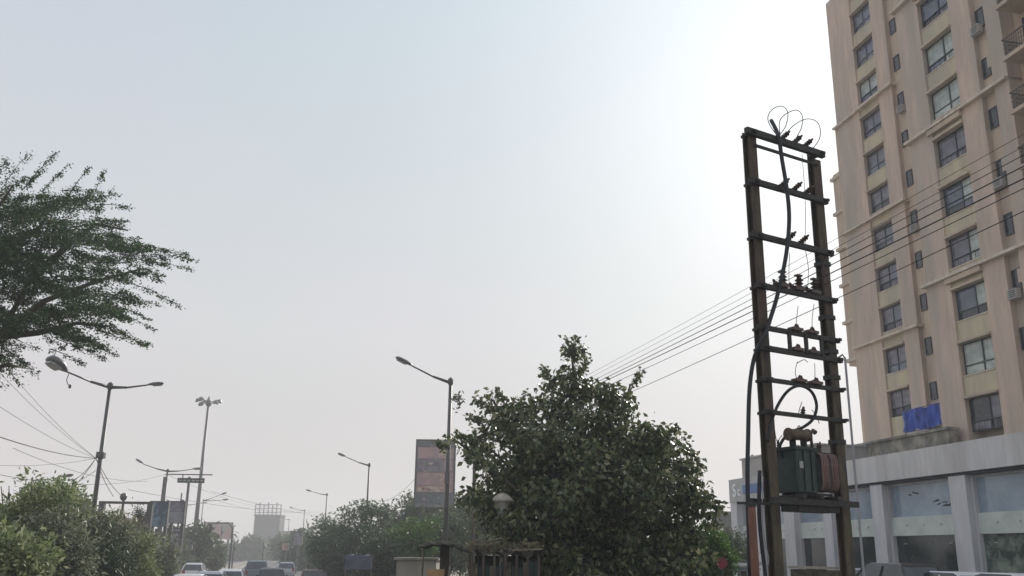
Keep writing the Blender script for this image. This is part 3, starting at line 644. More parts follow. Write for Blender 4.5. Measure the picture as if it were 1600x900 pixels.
# cables and jumper loops
def cable(name, label, cat, pts, r, m='cable_black', group=None, n=6, sub=5):
    P = [Vector(p) for p in pts]; out = []
    for i in range(len(P)-1):                                          # Catmull-Rom
        p0, p1, p2, p3 = P[max(i-1,0)], P[i], P[i+1], P[min(i+2, len(P)-1)]
        for k in range(sub):
            t = k/sub; out.append(0.5*((2*p1)+(p2-p0)*t+(2*p0-5*p1+4*p2-p3)*t*t+(3*p1-p0-3*p2+p3)*t**3))
    out.append(P[-1]); b = out[0].copy()
    mb = MB().tube([q-b for q in out], r, n)
    o = mb.build(name, m, smooth=True, loc=b); tag(o, label, cat, group); return o
dd = 19.25
cable('power_cable', 'thick black cable winding down the full height of the two pole structure', 'cable',
      [at(x, y, d) for x, y, d in ((1205,188,19.4),(1216,212,19.1),(1222,250,19.1),(1230,300,19.1),(1233,345,19.1),(1228,400,19.05),(1215,460,19.0),(1203,500,18.85),(1196,522,18.7),(1186,540,18.7),(1177,565,18.8),(1171,610,18.8),(1169,680,18.8),(1168,760,18.8),(1172,900,18.8))], 0.045)
cable('power_cable', 'black cable arching between the crossarms down to the transformer drum', 'cable',
      [at(x, y, d) for x, y, d in ((1199,690,18.85),(1205,660,18.9),(1216,632,19.1),(1232,610,19.1),(1250,603,19.2),(1268,612,19.3),(1276,634,19.4),(1270,655,19.4),(1254,668,19.4),(1238,674,19.35),(1225,685,19.3),(1218,700,19.3),(1222,716,19.3))], 0.032)
cable('ground_cable', 'thick dark cable running down behind the left rusty pole', 'cable',
      [at(x, y, d) for x, y, d in ((1187,735,18.85),(1186,800,18.85),(1190,850,18.85),(1196,900,18.85),(1200,960,18.85))], 0.04)
cable('ground_cable', 'thin grey earthing strip curling beside the left rusty pole', 'cable',
      [at(x, y, d) for x, y, d in ((1192,745,18.8),(1191,810,18.8),(1196,850,18.8),(1201,875,18.8),(1198,886,18.8))], 0.012, 'plate_grey')
for pts, lab in ((((1216,214),(1203,196),(1200,182),(1208,170),(1222,166),(1231,176),(1228,196),(1219,210)), 'leftmost thin wire loop on top of the pole structure'),
            (((1219,212),(1218,190),(1228,178),(1245,172),(1254,182),(1252,200),(1246,212),(1243,224)), 'middle thin wire loop on top of the pole structure'),
            (((1222,216),(1240,196),(1260,186),(1276,190),(1282,204),(1279,220),(1268,234)), 'rightmost thin wire loop on top of the pole structure')):
    cable('jumper_wire', lab, 'wire', [at(x, y, 19.2) for x, y in pts], 0.010, 'wire_grey', 'jumper loops on the pole structure')
for x0, y0, x1, y1, lab in ((1253,240,1258,385,'upper straight dropper wire at the right of the pole structure'),(1234,395,1233,445,'short dropper wire above the left switch insulator'),(1258,388,1262,450,'long dropper wire above the right switch insulator'),(1247,478,1243,520,'dropper wire above the left fuse holder'),(1272,475,1271,528,'dropper wire above the right fuse holder'),(1246,565,1247,598,'kinked wire between fuse arm and lower arm'),(1273,568,1273,602,'straight wire between fuse arm and lower arm')):
    mx_ = (x0+x1)/2+random.uniform(-4, 4)
    cable('jumper_wire', lab, 'wire', [at(x0, y0, 19.5), at(mx_, (y0+y1)/2, 19.45), at(x1, y1, 19.5)], 0.007, 'wire_grey', 'dropper wires on the pole structure')
for k, pts in enumerate((((1253,628),(1249,640),(1247,652)), ((1205,690),(1212,700),(1218,712)), ((1245,568),(1256,562),(1262,566)), ((1268,640),(1276,650),(1280,662)), ((1210,668),(1214,690),(1224,706)), ((1222,680),(1216,692),(1226,712)))):
    cable('jumper_wire', ['short hooked wire standing on the lowest thin crossarm','thin wire between left pole and transformer lid','small curled wire end under the fuse arm','short wire hanging right of the arched cable','long thin wire from left pole to transformer','thin looped wire at the left of the transformer drum'][k], 'wire', [at(x, y, 19.4) for x, y in pts], 0.008, 'wire_grey')
# orange pipe, slender stay post
q = at(1174, 786, 18.6)
t = thing('cable_pipe', 'rusty orange steel conduit pipe standing left of the two pole structure', 'pipe', (q.x, q.y, 0))
MB().tube([(0,0,0),(0,0,q.z-0.2),(0,0,q.z)], [0.085,0.08,0.075], 10).build('pipe', 'orange_pipe', t, smooth=True)
MB().lathe([(0.1,-0.05),(0.1,0.04)], 10, (0,0,q.z-0.02)).build('collar', 'arm_iron', t)
MB().bar((-0.28,0,q.z),(0.45,0.1,q.z),0.03,0.045).build('bracket', 'arm_iron', t)
q = at(1320, 556, 21.5); q0 = at(1320, 556, 21.5)
t = thing('thin_post', 'very thin pale post with a hooked top right of the two pole structure', 'post', (q.x, q.y, 0))
MB().tube([(0,0,0),(0,0,q.z-0.05)], 0.028, 6).build('post', 'plate_grey', t)
MB().tube([(0,0,q.z-0.06),(-0.05,0,q.z+0.03),(-0.2,0,q.z-0.08)], 0.02, 6).build('hook', 'arm_iron', t)
# ------------------------------------------------------------------ overhead wires
GW = 'overhead wires running along the pavement'
wl = [(574,206,0.006),(579,222,0.006),(585,232,0.009),(589,246,0.013),(592,262,0.015),(600,274,0.010),(624,306,0.010)]
wn = ['uppermost thin overhead wire crossing behind the pole structure','second thin overhead wire from the top of the bundle','third overhead wire from the top of the bundle','fourth overhead wire in the middle of the bundle','thickest dark overhead wire of the bundle','lowest thin wire of the close bundle','single overhead wire hanging well below the bundle']
ends = []
for i, (yl, yr, r) in enumerate(wl):
    a = at(940, yl, 33); b = at(1600, yr, 13.2); dirv = (a-b)
    dirv2 = dirv/dirv.y
    far = a+dirv2*(56-33); near = b-dirv2*(13.2+14); far.z -= 0.0; 
    pts = []
    for k in range(21):
        t = k/20; p = near.lerp(far, t); p.z -= 0.35*4*t*(1-t)*(1.0+0.1*i)-0.30; pts.append(p)
    cable('overhead_wire', wn[i], 'wire', pts, r*0.82, 'cable_black', GW, n=5, sub=2); ends.append((near, far))
for idx, nm in ((0, 'rusty electric pole behind the viewpoint holding the overhead wires'), (1, 'electric pole standing behind the big round tree holding the overhead wires')):
    c = sum((e[idx] for e in ends), Vector())/len(ends)
    t = thing('utility_pole', nm, 'electric pole', (c.x, c.y, 0))
    MB().tube([(0,0,0),(0,0,c.z+0.8)], [0.14,0.09], 8).build('pole', 'pole_rust', t, smooth=True)
    for z in (-0.2, 0.35): MB().box(-0.7,0.7,-0.05,0.05,c.z+z,c.z+z+0.08).build('crossarm', 'arm_iron', t)
# wires at the nearest twin lamp
cl = q1.copy(); cp = at(150, 716, q1.y)
lw = [((0,676),12,0.016,'thickest sagging cable from the nearest twin lamp to the left edge'),((0,629),14,0.008,'thin wire rising left from the twin lamp to the photo edge'),((28,606),20,0.008,'lower of two steep thin wires left of the twin lamp'),((40,604),20,0.008,'upper of two steep thin wires left of the twin lamp'),((0,722),20,0.008,'faint low wire sagging left of the twin lamp')]
for (p, d, r, lab) in lw:
    a = at(p[0], p[1], d+14); pts = []
    a = a+(a-cp)*0.25
    for k in range(13):
        t = k/12; x = cp.lerp(a, t); x.z -= 0.18*4*t*(1-t); pts.append(x)
    cable('overhead_wire', lab, 'wire', pts, r, 'wire_grey', 'wires tied to the nearest twin lamp', n=5, sub=2)
for (x, y), lab in (((100,745), 'wire curving down left from the twin lamp to the slim one armed lamp'), ((85,775), 'faint wire dropping left behind the hedge from the twin lamp')):
    a = at(x, y, 61); pts = [cp.lerp(a, k/10)-Vector((0,0,0.5*4*(k/10)*(1-k/10))) for k in range(11)]
    cable('overhead_wire', lab, 'wire', pts, 0.014, 'wire_grey', 'wires tied to the nearest twin lamp', n=5, sub=2)
jb = at(193, 776, 52)
for k, lab in enumerate(('upper of two wires dropping right to the ball topped post', 'lower of two wires dropping right to the ball topped post')):
    a = jb+Vector((-0.2-0.35*k, 0, 0.1-0.1*k)); cable('overhead_wire', lab, 'wire', [cp, cp.lerp(a, 0.5)-Vector((0,0,0.15)), a], 0.016, 'wire_grey', 'wires tied to the nearest twin lamp', n=5)
for (xa, ya, da), (xb, yb, db), lab in (((200,765,80),(500,800,150),'faint far wire slung across the hazy road at left'), ((230,752,90),(20,700,60),'faint far wire above the left hedge'), ((330,768,100),(560,812,170),'faint far wire right of the tall mast'), ((590,782,100),(651,745,76),'faint wire rising to the striped hoarding')):
    a, b = at(xa,ya,da), at(xb,yb,db); cable('overhead_wire', lab, 'wire', [a.lerp(b, k/8)-Vector((0,0,0.6*4*(k/8)*(1-k/8))) for k in range(9)], 0.018, 'wire_grey', n=4, sub=2)
# ------------------------------------------------------------------ vegetation
def leaves_mesh(name, m, P, A, L, W, fold=0.25, shape='rhomb'):
    N = len(P); A = A/np.linalg.norm(A, axis=1, keepdims=True)
    rnd = rng.normal(size=(N,3)); S = np.cross(A, rnd); S /= np.linalg.norm(S, axis=1, keepdims=True)+1e-9
    Nn = np.cross(A, S)
    L = np.broadcast_to(L, (N,))[:,None]; W = np.broadcast_to(W, (N,))[:,None]
    v = np.empty((N,4,3))
    v[:,0] = P; v[:,1] = P+A*L*0.42+S*W*0.5+Nn*W*fold; v[:,2] = P+A*L; v[:,3] = P+A*L*0.42-S*W*0.5+Nn*W*fold
    me = bpy.data.meshes.new(name); me.vertices.add(N*4); me.vertices.foreach_set('co', v.reshape(-1).astype(np.float32))
    me.loops.add(N*6); me.polygons.add(N*2)
    base = (np.arange(N)*4)[:,None]
    idx = (base+np.array([[0,1,2,0,2,3]])).reshape(-1)
    me.loops.foreach_set('vertex_index', idx.astype(np.int32))
    me.polygons.foreach_set('loop_start', np.arange(0, N*6, 3, dtype=np.int32)); me.polygons.foreach_set('loop_total', np.full(N*2, 3, dtype=np.int32))
    me.update(calc_edges=True); me.validate(); me.materials.append(M[m]); return me
def tree(name, label, cat, base, lobes, m, n_clump, per, lsize, lw, droop=0.4, clr=0.3, trunk_r=0.15, group=None, hub=0.35, trunk_top=None, lean=(0,0), shell=0.35, bark='bark'):
    """lobes: world (x,y,z,rx,ry,rz); leaves in clumps at the ends of twigs, limbs from the trunk"""
    base = Vector(base); t = thing(name, label, cat, base, 0, group)
    lobes = [np.array(l, float) for l in lobes]; vol = np.array([l[3]*l[4]*l[5] for l in lobes])**0.75; vol /= vol.sum()
    zmin = min(l[2]-l[5] for l in lobes); zmax = max(l[2]+l[5] for l in lobes)
    tt = trunk_top or (base.z+(zmin-base.z)*0.6+(zmax-base.z)*hub*0.6)
    top = Vector((base.x+lean[0], base.y+lean[1], tt))
    mb = MB(); mb.tube([(0,0,-0.1), (top-base)*0.5+Vector((0.05,0,0)), top-base], [trunk_r*1.25, trunk_r*0.95, trunk_r*0.8], 8)
    mb.build('trunk', bark, t, smooth=True)
    br = MB(); cl_ = []; ends_ = []
    lobe_c = []
    for l in lobes:
        c = Vector(l[:3]); j = top.lerp(c, 0.5)+Vector((random.uniform(-.15,.15), random.uniform(-.15,.15), random.uniform(0,.2)))*l[3]
        br.tube([top-base, j-base, c-base], [trunk_r*0.5, trunk_r*0.32, trunk_r*0.16], 5); lobe_c.append(c)
    ids = rng.choice(len(lobes), n_clump, p=vol)
    C = np.empty((n_clump,3))
    for i, k in enumerate(ids):
        l = lobes[k]; d = rng.normal(size=3); d /= np.linalg.norm(d); r = (shell+(1-shell)*rng.random()**0.5)
        C[i] = l[:3]+d*r*l[3:6]
    for i, k in enumerate(ids):
        if n_clump > 500 and i % 2: continue
        p = Vector(C[i]); c = lobe_c[k]; mid = c.lerp(p, 0.55)+Vector(rng.normal(size=3))*0.06*lobes[k][3]
        br.tube([c-base, mid-base, p-base], [trunk_r*0.10, trunk_r*0.06, trunk_r*0.03], 3, cap=False)
    br.build('limb', bark, t, smooth=True)
    N = n_clump*per
    off = rng.normal(size=(N,3))*clr*np.array([1,1,0.75]); cc = np.repeat(C, per, axis=0)
    P = cc+off-np.array(base); Ad = off/ (np.linalg.norm(off, axis=1, keepdims=True)+1e-6)+rng.normal(size=(N,3))*0.6; Ad[:,2] -= droop
    P[:,2] = np.maximum(P[:,2], 0.05)
    sz = lsize*(0.5+0.85*rng.random(N))
    me = leaves_mesh('crown', m, P, Ad, sz, sz*lw); o = bpy.data.objects.new('crown', me); COL.objects.link(o); o.parent = t; o['kind'] = 'stuff'
    return t
def L_(px, py, r, d, dd=0.0, rz=1.0, ry=1.0):
    c = at(px, py, d+dd); s = (d+dd)/F; return (c.x, c.y, c.z, r*s, r*s*ry, r*s*rz)
# the big peepal
D = 27.0
lob = [L_(905,720,95,D), L_(835,735,66,D,-0.5), L_(985,725,70,D,0.3), L_(765,700,32,D,0.2), L_(800,665,28,D,-0.3), L_(735,705,20,D,0.5), L_(862,645,36,D), L_(915,645,46,D,0.4), L_(970,650,34,D,-0.2), L_(1020,690,26,D,-0.6), L_(760,735,26,D,-0.9), L_(830,690,30,D,-1.6), L_(930,735,46,D,-2.2), L_(1010,760,40,D,-2.0), L_(870,770,44,D,-2.2),
       L_(897,575,16,D,0,1.6), L_(893,545,9,D,0,1.8), L_(905,600,28,D,0,1.2), L_(860,598,18,D,0.3), L_(985,600,13,D,0.2), L_(955,615,25,D), L_(1040,700,48,D,0.4), L_(1055,760,48,D), L_(1090,792,28,D,-0.4), L_(1120,800,15,D,0.1,0.7),
       L_(750,782,26,D,0.8,0.6), L_(748,786,20,D,-1.6), L_(815,820,26,D,-2.0), L_(790,750,20,D,-1.6), L_(796,812,15,D,-2.0), L_(772,822,16,D,-2.1), L_(815,645,34,D,-0.2), L_(845,625,24,D,0.1), L_(785,668,26,D,0.3), L_(940,615,24,D,0.2), L_(800,790,60,D,-0.6), L_(880,800,110,D), L_(980,810,110,D,0.3), L_(1040,855,60,D,-0.2), L_(835,870,45,D,0), L_(905,880,85,D,-0.6), L_(1000,900,90,D,-0.2), L_(715,690,14,D,0.2), L_(770,625,14,D)]
c0 = at(915, 860, D)
tree('peepal_tree', 'big round dark green leafy tree in the centre with a pointed top', 'tree', (c0.x, c0.y, 0), lob, 'leaf_peepal', 1280, 29, 0.185, 0.62, droop=0.9, clr=0.15, trunk_r=0.2, trunk_top=2.6, shell=0.35)
# leafy twigs that stick out of its outline
P = []; A2 = []; tw = MB(); base = Vector((c0.x, c0.y, 0))
for sx, sy, ex, ey in ((700,700,683,690),(745,690,712,678),(760,660,733,650),(770,640,742,622),(790,625,775,607),(860,600,850,574),(890,560,885,528),(893,560,900,526),(905,590,916,560),(985,610,1001,578),(1035,680,1060,668),(1070,700,1083,712),(1085,745,1092,768),(1100,790,1130,793),(1105,800,1122,830),(735,780,716,786),(770,700,735,722)):
    a = at(sx, sy, D+random.uniform(-.5,.5)); b = at(ex, ey, D+random.uniform(-.5,.5)); tw.tube([a-base, a.lerp(b,.5)-base+Vector((0,0,.04)), b-base], [0.018,0.012,0.006], 4)
    n = int((b-a).length/0.045)+6
    for k in range(n*3):
        q = a.lerp(b, random.random())+Vector((random.gauss(0,.06), random.gauss(0,.1), random.gauss(0,.06))); P.append(q-base); A2.append((random.gauss(0,.6)+(ex-sx)*0.02, random.gauss(0,.6), random.gauss(-.3,.6)))
me = leaves_mesh('crown', 'leaf_peepal', np.array([tuple(p) for p in P]), np.array(A2), 0.15*(0.7+0.5*rng.random(len(P))), 0.10)
par = [o for o in COL.objects if o.name.startswith('peepal_tree')][0]
o = bpy.data.objects.new('crown', me); COL.objects.link(o); o.parent = par; o['kind'] = 'stuff'; tw.build('twig', 'bark', par)['kind'] = 'stuff'
# the feathery acacia at the left edge
D = 26.0
ab = at(-150, 700, D); t = thing('acacia_tree', 'feathery thorn tree leaning in from the left edge with drooping sprays', 'tree', (ab.x, ab.y, 0))
hub = at(-60, 600, D); base = Vector((ab.x, ab.y, 0))
MB().tube([(0,0,-.1), (at(-140,780,D)-base), hub-base], [0.3,0.25,0.2], 10).build('trunk', 'bark', t, smooth=True)
lm = MB(); limbs = []
for pts in (((-60,600),(0,525),(45,440),(80,340)), ((0,525),(70,470),(150,440),(220,420)), ((-60,600),(-30,470),(-20,350),(20,290)), ((-60,600),(-150,450),(-220,350),(-280,330)), ((0,525),(60,520),(120,505),(170,510)), ((45,440),(110,380),(150,350),(200,360)), ((-60,600),(-20,580),(10,570),(40,575)), ((-60,600),(-160,540),(-260,500),(-330,480)), ((-30,470),(-90,360),(-130,300),(-150,270))):
    W_ = [at(x, y, D+random.uniform(-1.2,1.2)) for x, y in pts]; W_[0] = at(*pts[0], D)
    lm.tube([p-base for p in W_], [0.13,0.085,0.055,0.025], 6); limbs += W_
lm.build('limb', 'bark', t, smooth=True)
poly = [(-330,300),(-150,235),(-20,245),(15,262),(60,262),(85,280),(140,290),(165,300),(185,335),(225,375),(250,395),(262,425),(240,440),(225,460),(235,475),(205,495),(215,520),(190,545),(150,545),(120,560),(110,530),(70,515),(30,520),(40,570),(0,590),(-60,590),(-150,560),(-330,560)]
def inside(x, y):
    c = False; j = len(poly)-1
    for i in range(len(poly)):
        xi, yi = poly[i]; xj, yj = poly[j]
        if (yi > y) != (yj > y) and x < (xj-xi)*(y-yi)/(yj-yi)+xi: c = not c
        j = i
    return c
rs = random.Random(11); sprays = []
tips = [(296,398,60),(270,418,70),(255,478,65),(222,492,60),(255,430,60),(226,540,45),(215,395,60),(222,372,50),(195,350,45),(185,305,45),(110,255,55),(70,262,40),(150,550,50),(185,555,45),(310,408,60),(300,420,60),(283,480,75),(240,515,45),(240,540,50),(205,345,45),(210,468,50),(205,325,45),(163,265,45),(160,300,50),(88,238,70),(48,238,55),(10,250,40),(180,290,50),(60,588,45),(30,600,40),(172,565,50),(130,570,45),(235,500,50),(265,405,60),(200,440,50),(60,545,50),(20,575,50),(100,545,60),(285,400,70),(245,390,60),(255,440,50),(10,606,30),(120,470,40),(140,262,50)]
for x, y, l in tips: sprays.append((x, y, l*1.25, True))
n_ = 0
HOLES = [(20,470,22),(100,470,18),(150,410,12),(150,470,15),(60,545,16),(90,515,12),(-80,420,25),(-150,500,25),(190,430,14),(10,300,12),(120,320,12)]
while n_ < 430:
    x, y = rs.uniform(-330, 262), rs.uniform(235, 595)
    if any((x-hx)**2+((y-hy)*1.6)**2 < hr*hr for hx, hy, hr in HOLES): continue
    if inside(x, y):
        if x > 100 and rs.random() < 0.35*(x-100)/150: continue
        sprays.append((x, y, rs.uniform(60, 125), False)); n_ += 1
P = []; A2 = []; tw = MB()
for x, y, l, tip in sprays:
    dx, dy = x-(-40), y-500
    if x < -60: dx = -abs(x+40)
    nrm = math.hypot(dx, dy)+1; dx, dy = dx/nrm, dy/nrm
    sgn = 1 if x > -60 else -1
    ux, uy = dx*0.6+sgn*0.8, dy*0.75+0.30
    if y < 300: ux, uy = sgn*0.6, -0.85+rs.uniform(-.1,.3)
    nrm = math.hypot(ux, uy); ux, uy = ux/nrm, uy/nrm
    an = rs.gauss(0, 0.12 if x > 90 or tip else 0.28); ux, uy = ux*math.cos(an)-uy*math.sin(an), ux*math.sin(an)+uy*math.cos(an)
    dep = D+(rs.uniform(-.8,.8) if tip else rs.uniform(-2.6,2.6))
    s0 = at(x-ux*l, y-uy*l-l*0.10, dep-rs.uniform(-.4,.4)); e = at(x, y, dep); m1 = at(x-ux*l*.5, y-uy*l*.5-l*0.09+rs.uniform(-3,3), dep)
    tw.tube([s0-base, m1-base, e-base], [0.016,0.010,0.004], 3, cap=False)
    nleaf = int(l*(2.2 if tip else 4.6)); knots = [rs.random()**0.8 for _ in range(max(4, int(l/9)))]
    for k in range(nleaf):
        tt = min(1, max(0, rs.choice(knots)+rs.gauss(0, 0.03))) if rs.random() < 0.75 else rs.random()
        q = (s0*(1-tt)**2+m1*2*tt*(1-tt)+e*tt*tt)
        wdt = (0.055 if tip else 0.10) if x > 60 else 0.105
        q = q+Vector((rs.gauss(0,wdt*0.8), rs.gauss(0,wdt), rs.gauss(-0.01,wdt*(1.05-0.55*tt))))
        P.append(tuple(q-base)); A2.append((rs.gauss(0.4*sgn,.6), rs.gauss(0,.6), rs.gauss(-.2,.5)))
P = np.array(P); A2 = np.array(A2); ln = 0.075*(0.7+0.7*rng.random(len(P)))
me = leaves_mesh('crown', 'leaf_acacia', P, A2, ln, ln*0.5); o = bpy.data.objects.new('crown', me); COL.objects.link(o); o.parent = t; o['kind'] = 'stuff'
tw.build('twig', 'bark', t)['kind'] = 'stuff'
# shrubs on the median
def shrub(px, py, r, d, m, label, n=110, per=55, ls=0.16, lw_=0.38, hs=1.0, clr=0.17, droop=0.1, cat='shrub', name='shrub', group='bushes of the left hedge'):
    c = at(px, py, d); R = r*d/F; zt = c.z+R*hs
    lobes = []
    for k in range(7):
        a = rs.uniform(0, 6.28); rr = R*rs.uniform(0.35, 0.65); lobes.append((c.x+math.cos(a)*R*0.55, c.y+math.sin(a)*R*0.5, max(c.z+rs.uniform(-.2,.55)*R*hs, rr), rr, rr, rr*1.05))
    lobes.append((c.x, c.y, c.z*0.55, R*0.95, R*0.8, c.z*0.5)); lobes.append((c.x, c.y, c.z*0.8, R*0.85, R*0.75, R*0.8))
    for k in range(4):                                                 # straggly shoots
        a = rs.uniform(0, 6.28); lobes.append((c.x+math.cos(a)*R*0.6, c.y+math.sin(a)*R*0.4, zt-0.05, R*0.10, R*0.1, R*0.28))
    return tree(name, label, cat, (c.x, c.y, 0), lobes, m, n, per, ls, lw_, droop=droop, clr=clr, trunk_r=0.07, group=group, trunk_top=max(c.z*0.4, .5), shell=0.5)
shrub(-60, 835, 75, 24, 'leaf_lime', 'pale lime green bush outside the left photo edge', n=150)
shrub(35, 830, 68, 25, 'leaf_lime', 'largest pale lime green bush at the far left of the hedge', n=230)
shrub(70, 800, 38, 28, 'leaf_bright', 'fresh green bushy top behind the lime green bush', n=120)
shrub(100, 860, 52, 24, 'leaf_sage', 'grey green bush low in the hedge beside the lime bush', n=170)
shrub(112, 850, 42, 36, 'leaf_russet', 'brownish bush in the hedge under the twin lamp', n=120)
shrub(150, 850, 42, 30, 'leaf_sage', 'sage green bush just right of the twin lamp foot', n=150)
shrub(180, 850, 42, 38, 'leaf_russet', 'russet tinged bush below the empty hoarding frame', n=130)
shrub(160, 835, 30, 44, 'leaf_lime', 'small yellow green bush beneath the frame', n=80)
shrub(215, 870, 36, 38, 'leaf_lime', 'yellow green bush near the right end of the hedge', n=120)
shrub(250, 880, 30, 44, 'leaf_sage', 'low grey green bush that ends the hedge at the road', n=110)
shrub(205, 845, 26, 52, 'leaf_dark', 'dark bush behind the right end of the hedge', n=90)
shrub(20, 885, 50, 21, 'leaf_lime', 'low lime bush at the bottom left corner', n=150)
shrub(140, 890, 46, 26, 'leaf_dark', 'dark low bush at the bottom of the hedge', n=140)
c = at(215, 815, 50)
tree('cypress', 'thin dark columnar cypress inside the empty frame', 'tree', (c.x, c.y, 0), [(c.x,c.y,c.z-1.2,.35,.35,1.6),(c.x,c.y,c.z,.28,.28,.9),(c.x,c.y,c.z+.5,.18,.18,.5)], 'leaf_dark', 60, 60, 0.12, 0.35, clr=0.13, trunk_r=0.06, trunk_top=c.z-1)
# mid distance trees
def mtree(px, py, r, d, m, label, n=150, per=45, ls=0.24, wide=1.0, name='tree', extra=(), droop=0.3, clr=0.32, cat='tree', group=None):
    c = at(px, py, d); R = r*d/F; lobes = [(c.x, c.y, c.z-R*0.3, R*0.75*wide, R*0.7, R*0.6)]
    for k in range(9):
        a = k*0.7+rs.uniform(0,.4); rr = R*rs.uniform(.22,.42); lobes.append((c.x+math.cos(a)*R*0.75*wide, c.y+math.sin(a)*R*0.6, c.z+rs.uniform(-.7,.65)*R, rr, rr, rr*0.9))
    for k in range(5): a = rs.uniform(-1,1); lobes.append((c.x+a*R*0.7*wide, c.y, c.z+R*(0.85-0.4*abs(a)), R*.12, R*.12, R*.14))
    for (ex, ey, er) in extra: lobes.append(L_(ex, ey, er, d))
    return tree(name, label, cat, (c.x, c.y, 0), lobes, m, n, per, ls, 0.5, droop=droop, clr=clr, trunk_r=0.14, shell=0.35, group=group)
mtree(572, 828, 44, 62, 'leaf_mid', 'dark hazy tree from which the second lamp post rises', n=200, per=34, ls=0.21, extra=((545,802,15),(600,806,14),(565,795,15),(530,830,14)), clr=0.22)
mtree(512, 845, 26, 70, 'leaf_mid', 'narrow dark tree beside the third lamp post', n=150, ls=0.24, extra=((508,818,11),(512,870,26)))
mtree(540, 872, 34, 60, 'leaf_dark', 'low dark bush under the hazy dark tree', n=160, ls=0.2)
mtree(640, 815, 42, 78, 'leaf_far', 'pale blue green hazy tree in front of the striped hoarding', n=230, ls=0.3)
mtree(640, 850, 40, 52, 'leaf_bright', 'fresh green bush right of the dark hazy tree', n=230, ls=0.17, clr=0.24)
mtree(745, 825, 46, 60, 'leaf_far', 'soft olive green tree between first lamp post and big tree', n=260, ls=0.26, wide=1.2)
mtree(690, 850, 44, 55, 'leaf_far', 'wide olive bush behind the foot of the first lamp post', n=230, ls=0.2)
mtree(690, 800, 34, 82, 'leaf_far', 'greyish tree under the striped hoarding', n=150, ls=0.3)
mtree(600, 880, 34, 50, 'leaf_dark', 'low dark bush next to the cream stall wall', n=150, ls=0.18)
mtree(1100, 862, 36, 33, 'leaf_bright', 'bright green bush at the lower right of the big tree', n=260, ls=0.13, clr=0.17)
mtree(1130, 850, 22, 48, 'leaf_far', 'small grey green tree left of the showroom end', n=120, ls=0.15)
mtree(1155, 872, 16, 52, 'leaf_far', 'small pale bush before the showroom corner', n=70, ls=0.14)
for i, (px, py, r, d, lab) in enumerate(((300,850,26,105,'tall olive tree mass right of the two hoardings'),(322,862,20,110,'olive green tree right of the tall mast foot'),(268,858,18,100,'dim tree under the pale hoardings'),(385,862,22,230,'hazy round tree left of the far grey tower'),(420,868,18,260,'hazy tree at the foot of the far grey tower'),(352,872,16,240,'hazy tree under the rose coloured hoarding'),(450,858,20,200,'hazy tree in front of the far tower base'),(480,850,22,150,'pale tree left of the narrow dark tree'),(338,868,14,300,'tiny hazy tree at the end of the road'),(110,800,16,90,'bluish far tree showing through a gap in the hedge'),(400,866,20,330,'faintest far tree behind the road'),(465,866,16,130,'small grey tree behind the little signs'))):
    mtree(px, py, r, d, 'leaf_far', lab, n=110, per=34, ls=0.016*d/4+0.2, clr=0.3+d*0.001, group='hazy trees along the far road')
# palm
c = at(358, 832, 190); t = thing('palm_tree', 'hazy round topped palm beside the rose coloured hoarding', 'tree', (c.x, c.y, 0))
MB().tube([(0,0,0),(0,0,c.z)], [0.25,0.18], 8).build('trunk', 'bark', t)
fr = MB()
for k in range(34):
    a = k*2.4; e = rs.uniform(-.7, 1.2); d_ = Vector((math.cos(a)*math.cos(e), math.sin(a)*math.cos(e), math.sin(e))); s_ = d_.cross(Vector((0,0,1))).normalized()*0.35
    p0 = Vector((0,0,c.z)); p1 = p0+d_*1.3+Vector((0,0,.1)); p2 = p0+d_*2.3-Vector((0,0,.35))
    fr.add([p0-s_*.2, p0+s_*.2, p1+s_, p1-s_, p2+s_*.3, p2-s_*.3], [(0,1,2,3),(3,2,4,5)])
fr.build('crown', 'leaf_far', t)
# ------------------------------------------------------------------ hoardings and signs
def hoarding(label, px0, py0, px1, py1, d, panels, m_, name='billboard', depth=0.25, legs=2, yaw=0.0, group=None):
    """board between two photo corners; panels: (fraction from top, fraction, material)"""
    a = at(px0, py0, d); b = at(px1, py0, d); c = at(px0, py1, d); wd = b.x-a.x; hh = a.z-c.z
    t = thing(name, label, 'billboard', (a.x, d, 0), yaw, group)
    mb = MB(); mb.box(0, wd, 0.06, depth, c.z, a.z); mb.build('back_panel', m_, t)
    for i, (f0, f1, mm) in enumerate(panels):
        MB().box(0.03*wd, wd*0.97, 0.0, 0.057, a.z-hh*f1+0.02, a.z-hh*f0-0.02).build('panel', mm, t)
    fr = MB(); w_ = max(wd*0.03, 0.06); fr.box(-w_, 0, -0.03, depth+0.02, c.z, a.z+w_).box(wd, wd+w_, -0.03, depth+0.02, c.z, a.z+w_).box(0, wd, -0.03, depth+0.02, a.z, a.z+w_)
    fr.build('frame', 'lamp_steel', t)
    for i in range(legs):
        x = wd*(0.12+0.76*i/max(legs-1, 1)) if legs > 1 else wd/2
        MB().box(x-0.1, x+0.1, depth+0.03, depth+0.23, 0, a.z-0.1).build('leg', 'lamp_steel', t)
    for i in range(3):
        z = c.z*(i+1)/3.5; MB().box(wd*0.1, wd*0.9, depth+0.235, depth+0.31, z, z+0.1).build('brace', 'lamp_steel', t)
    return t
t = hoarding('tall hoarding with pink and grey stripes behind the first lamp post', 652, 688, 711, 792, 76,
     [(0.0,0.10,'poster_slate'),(0.10,0.28,'poster_pink'),(0.28,0.48,'poster_grey'),(0.48,0.68,'poster_pink'),(0.68,0.78,'poster_cream'),(0.78,0.95,'poster_slate')], 'poster_grey')
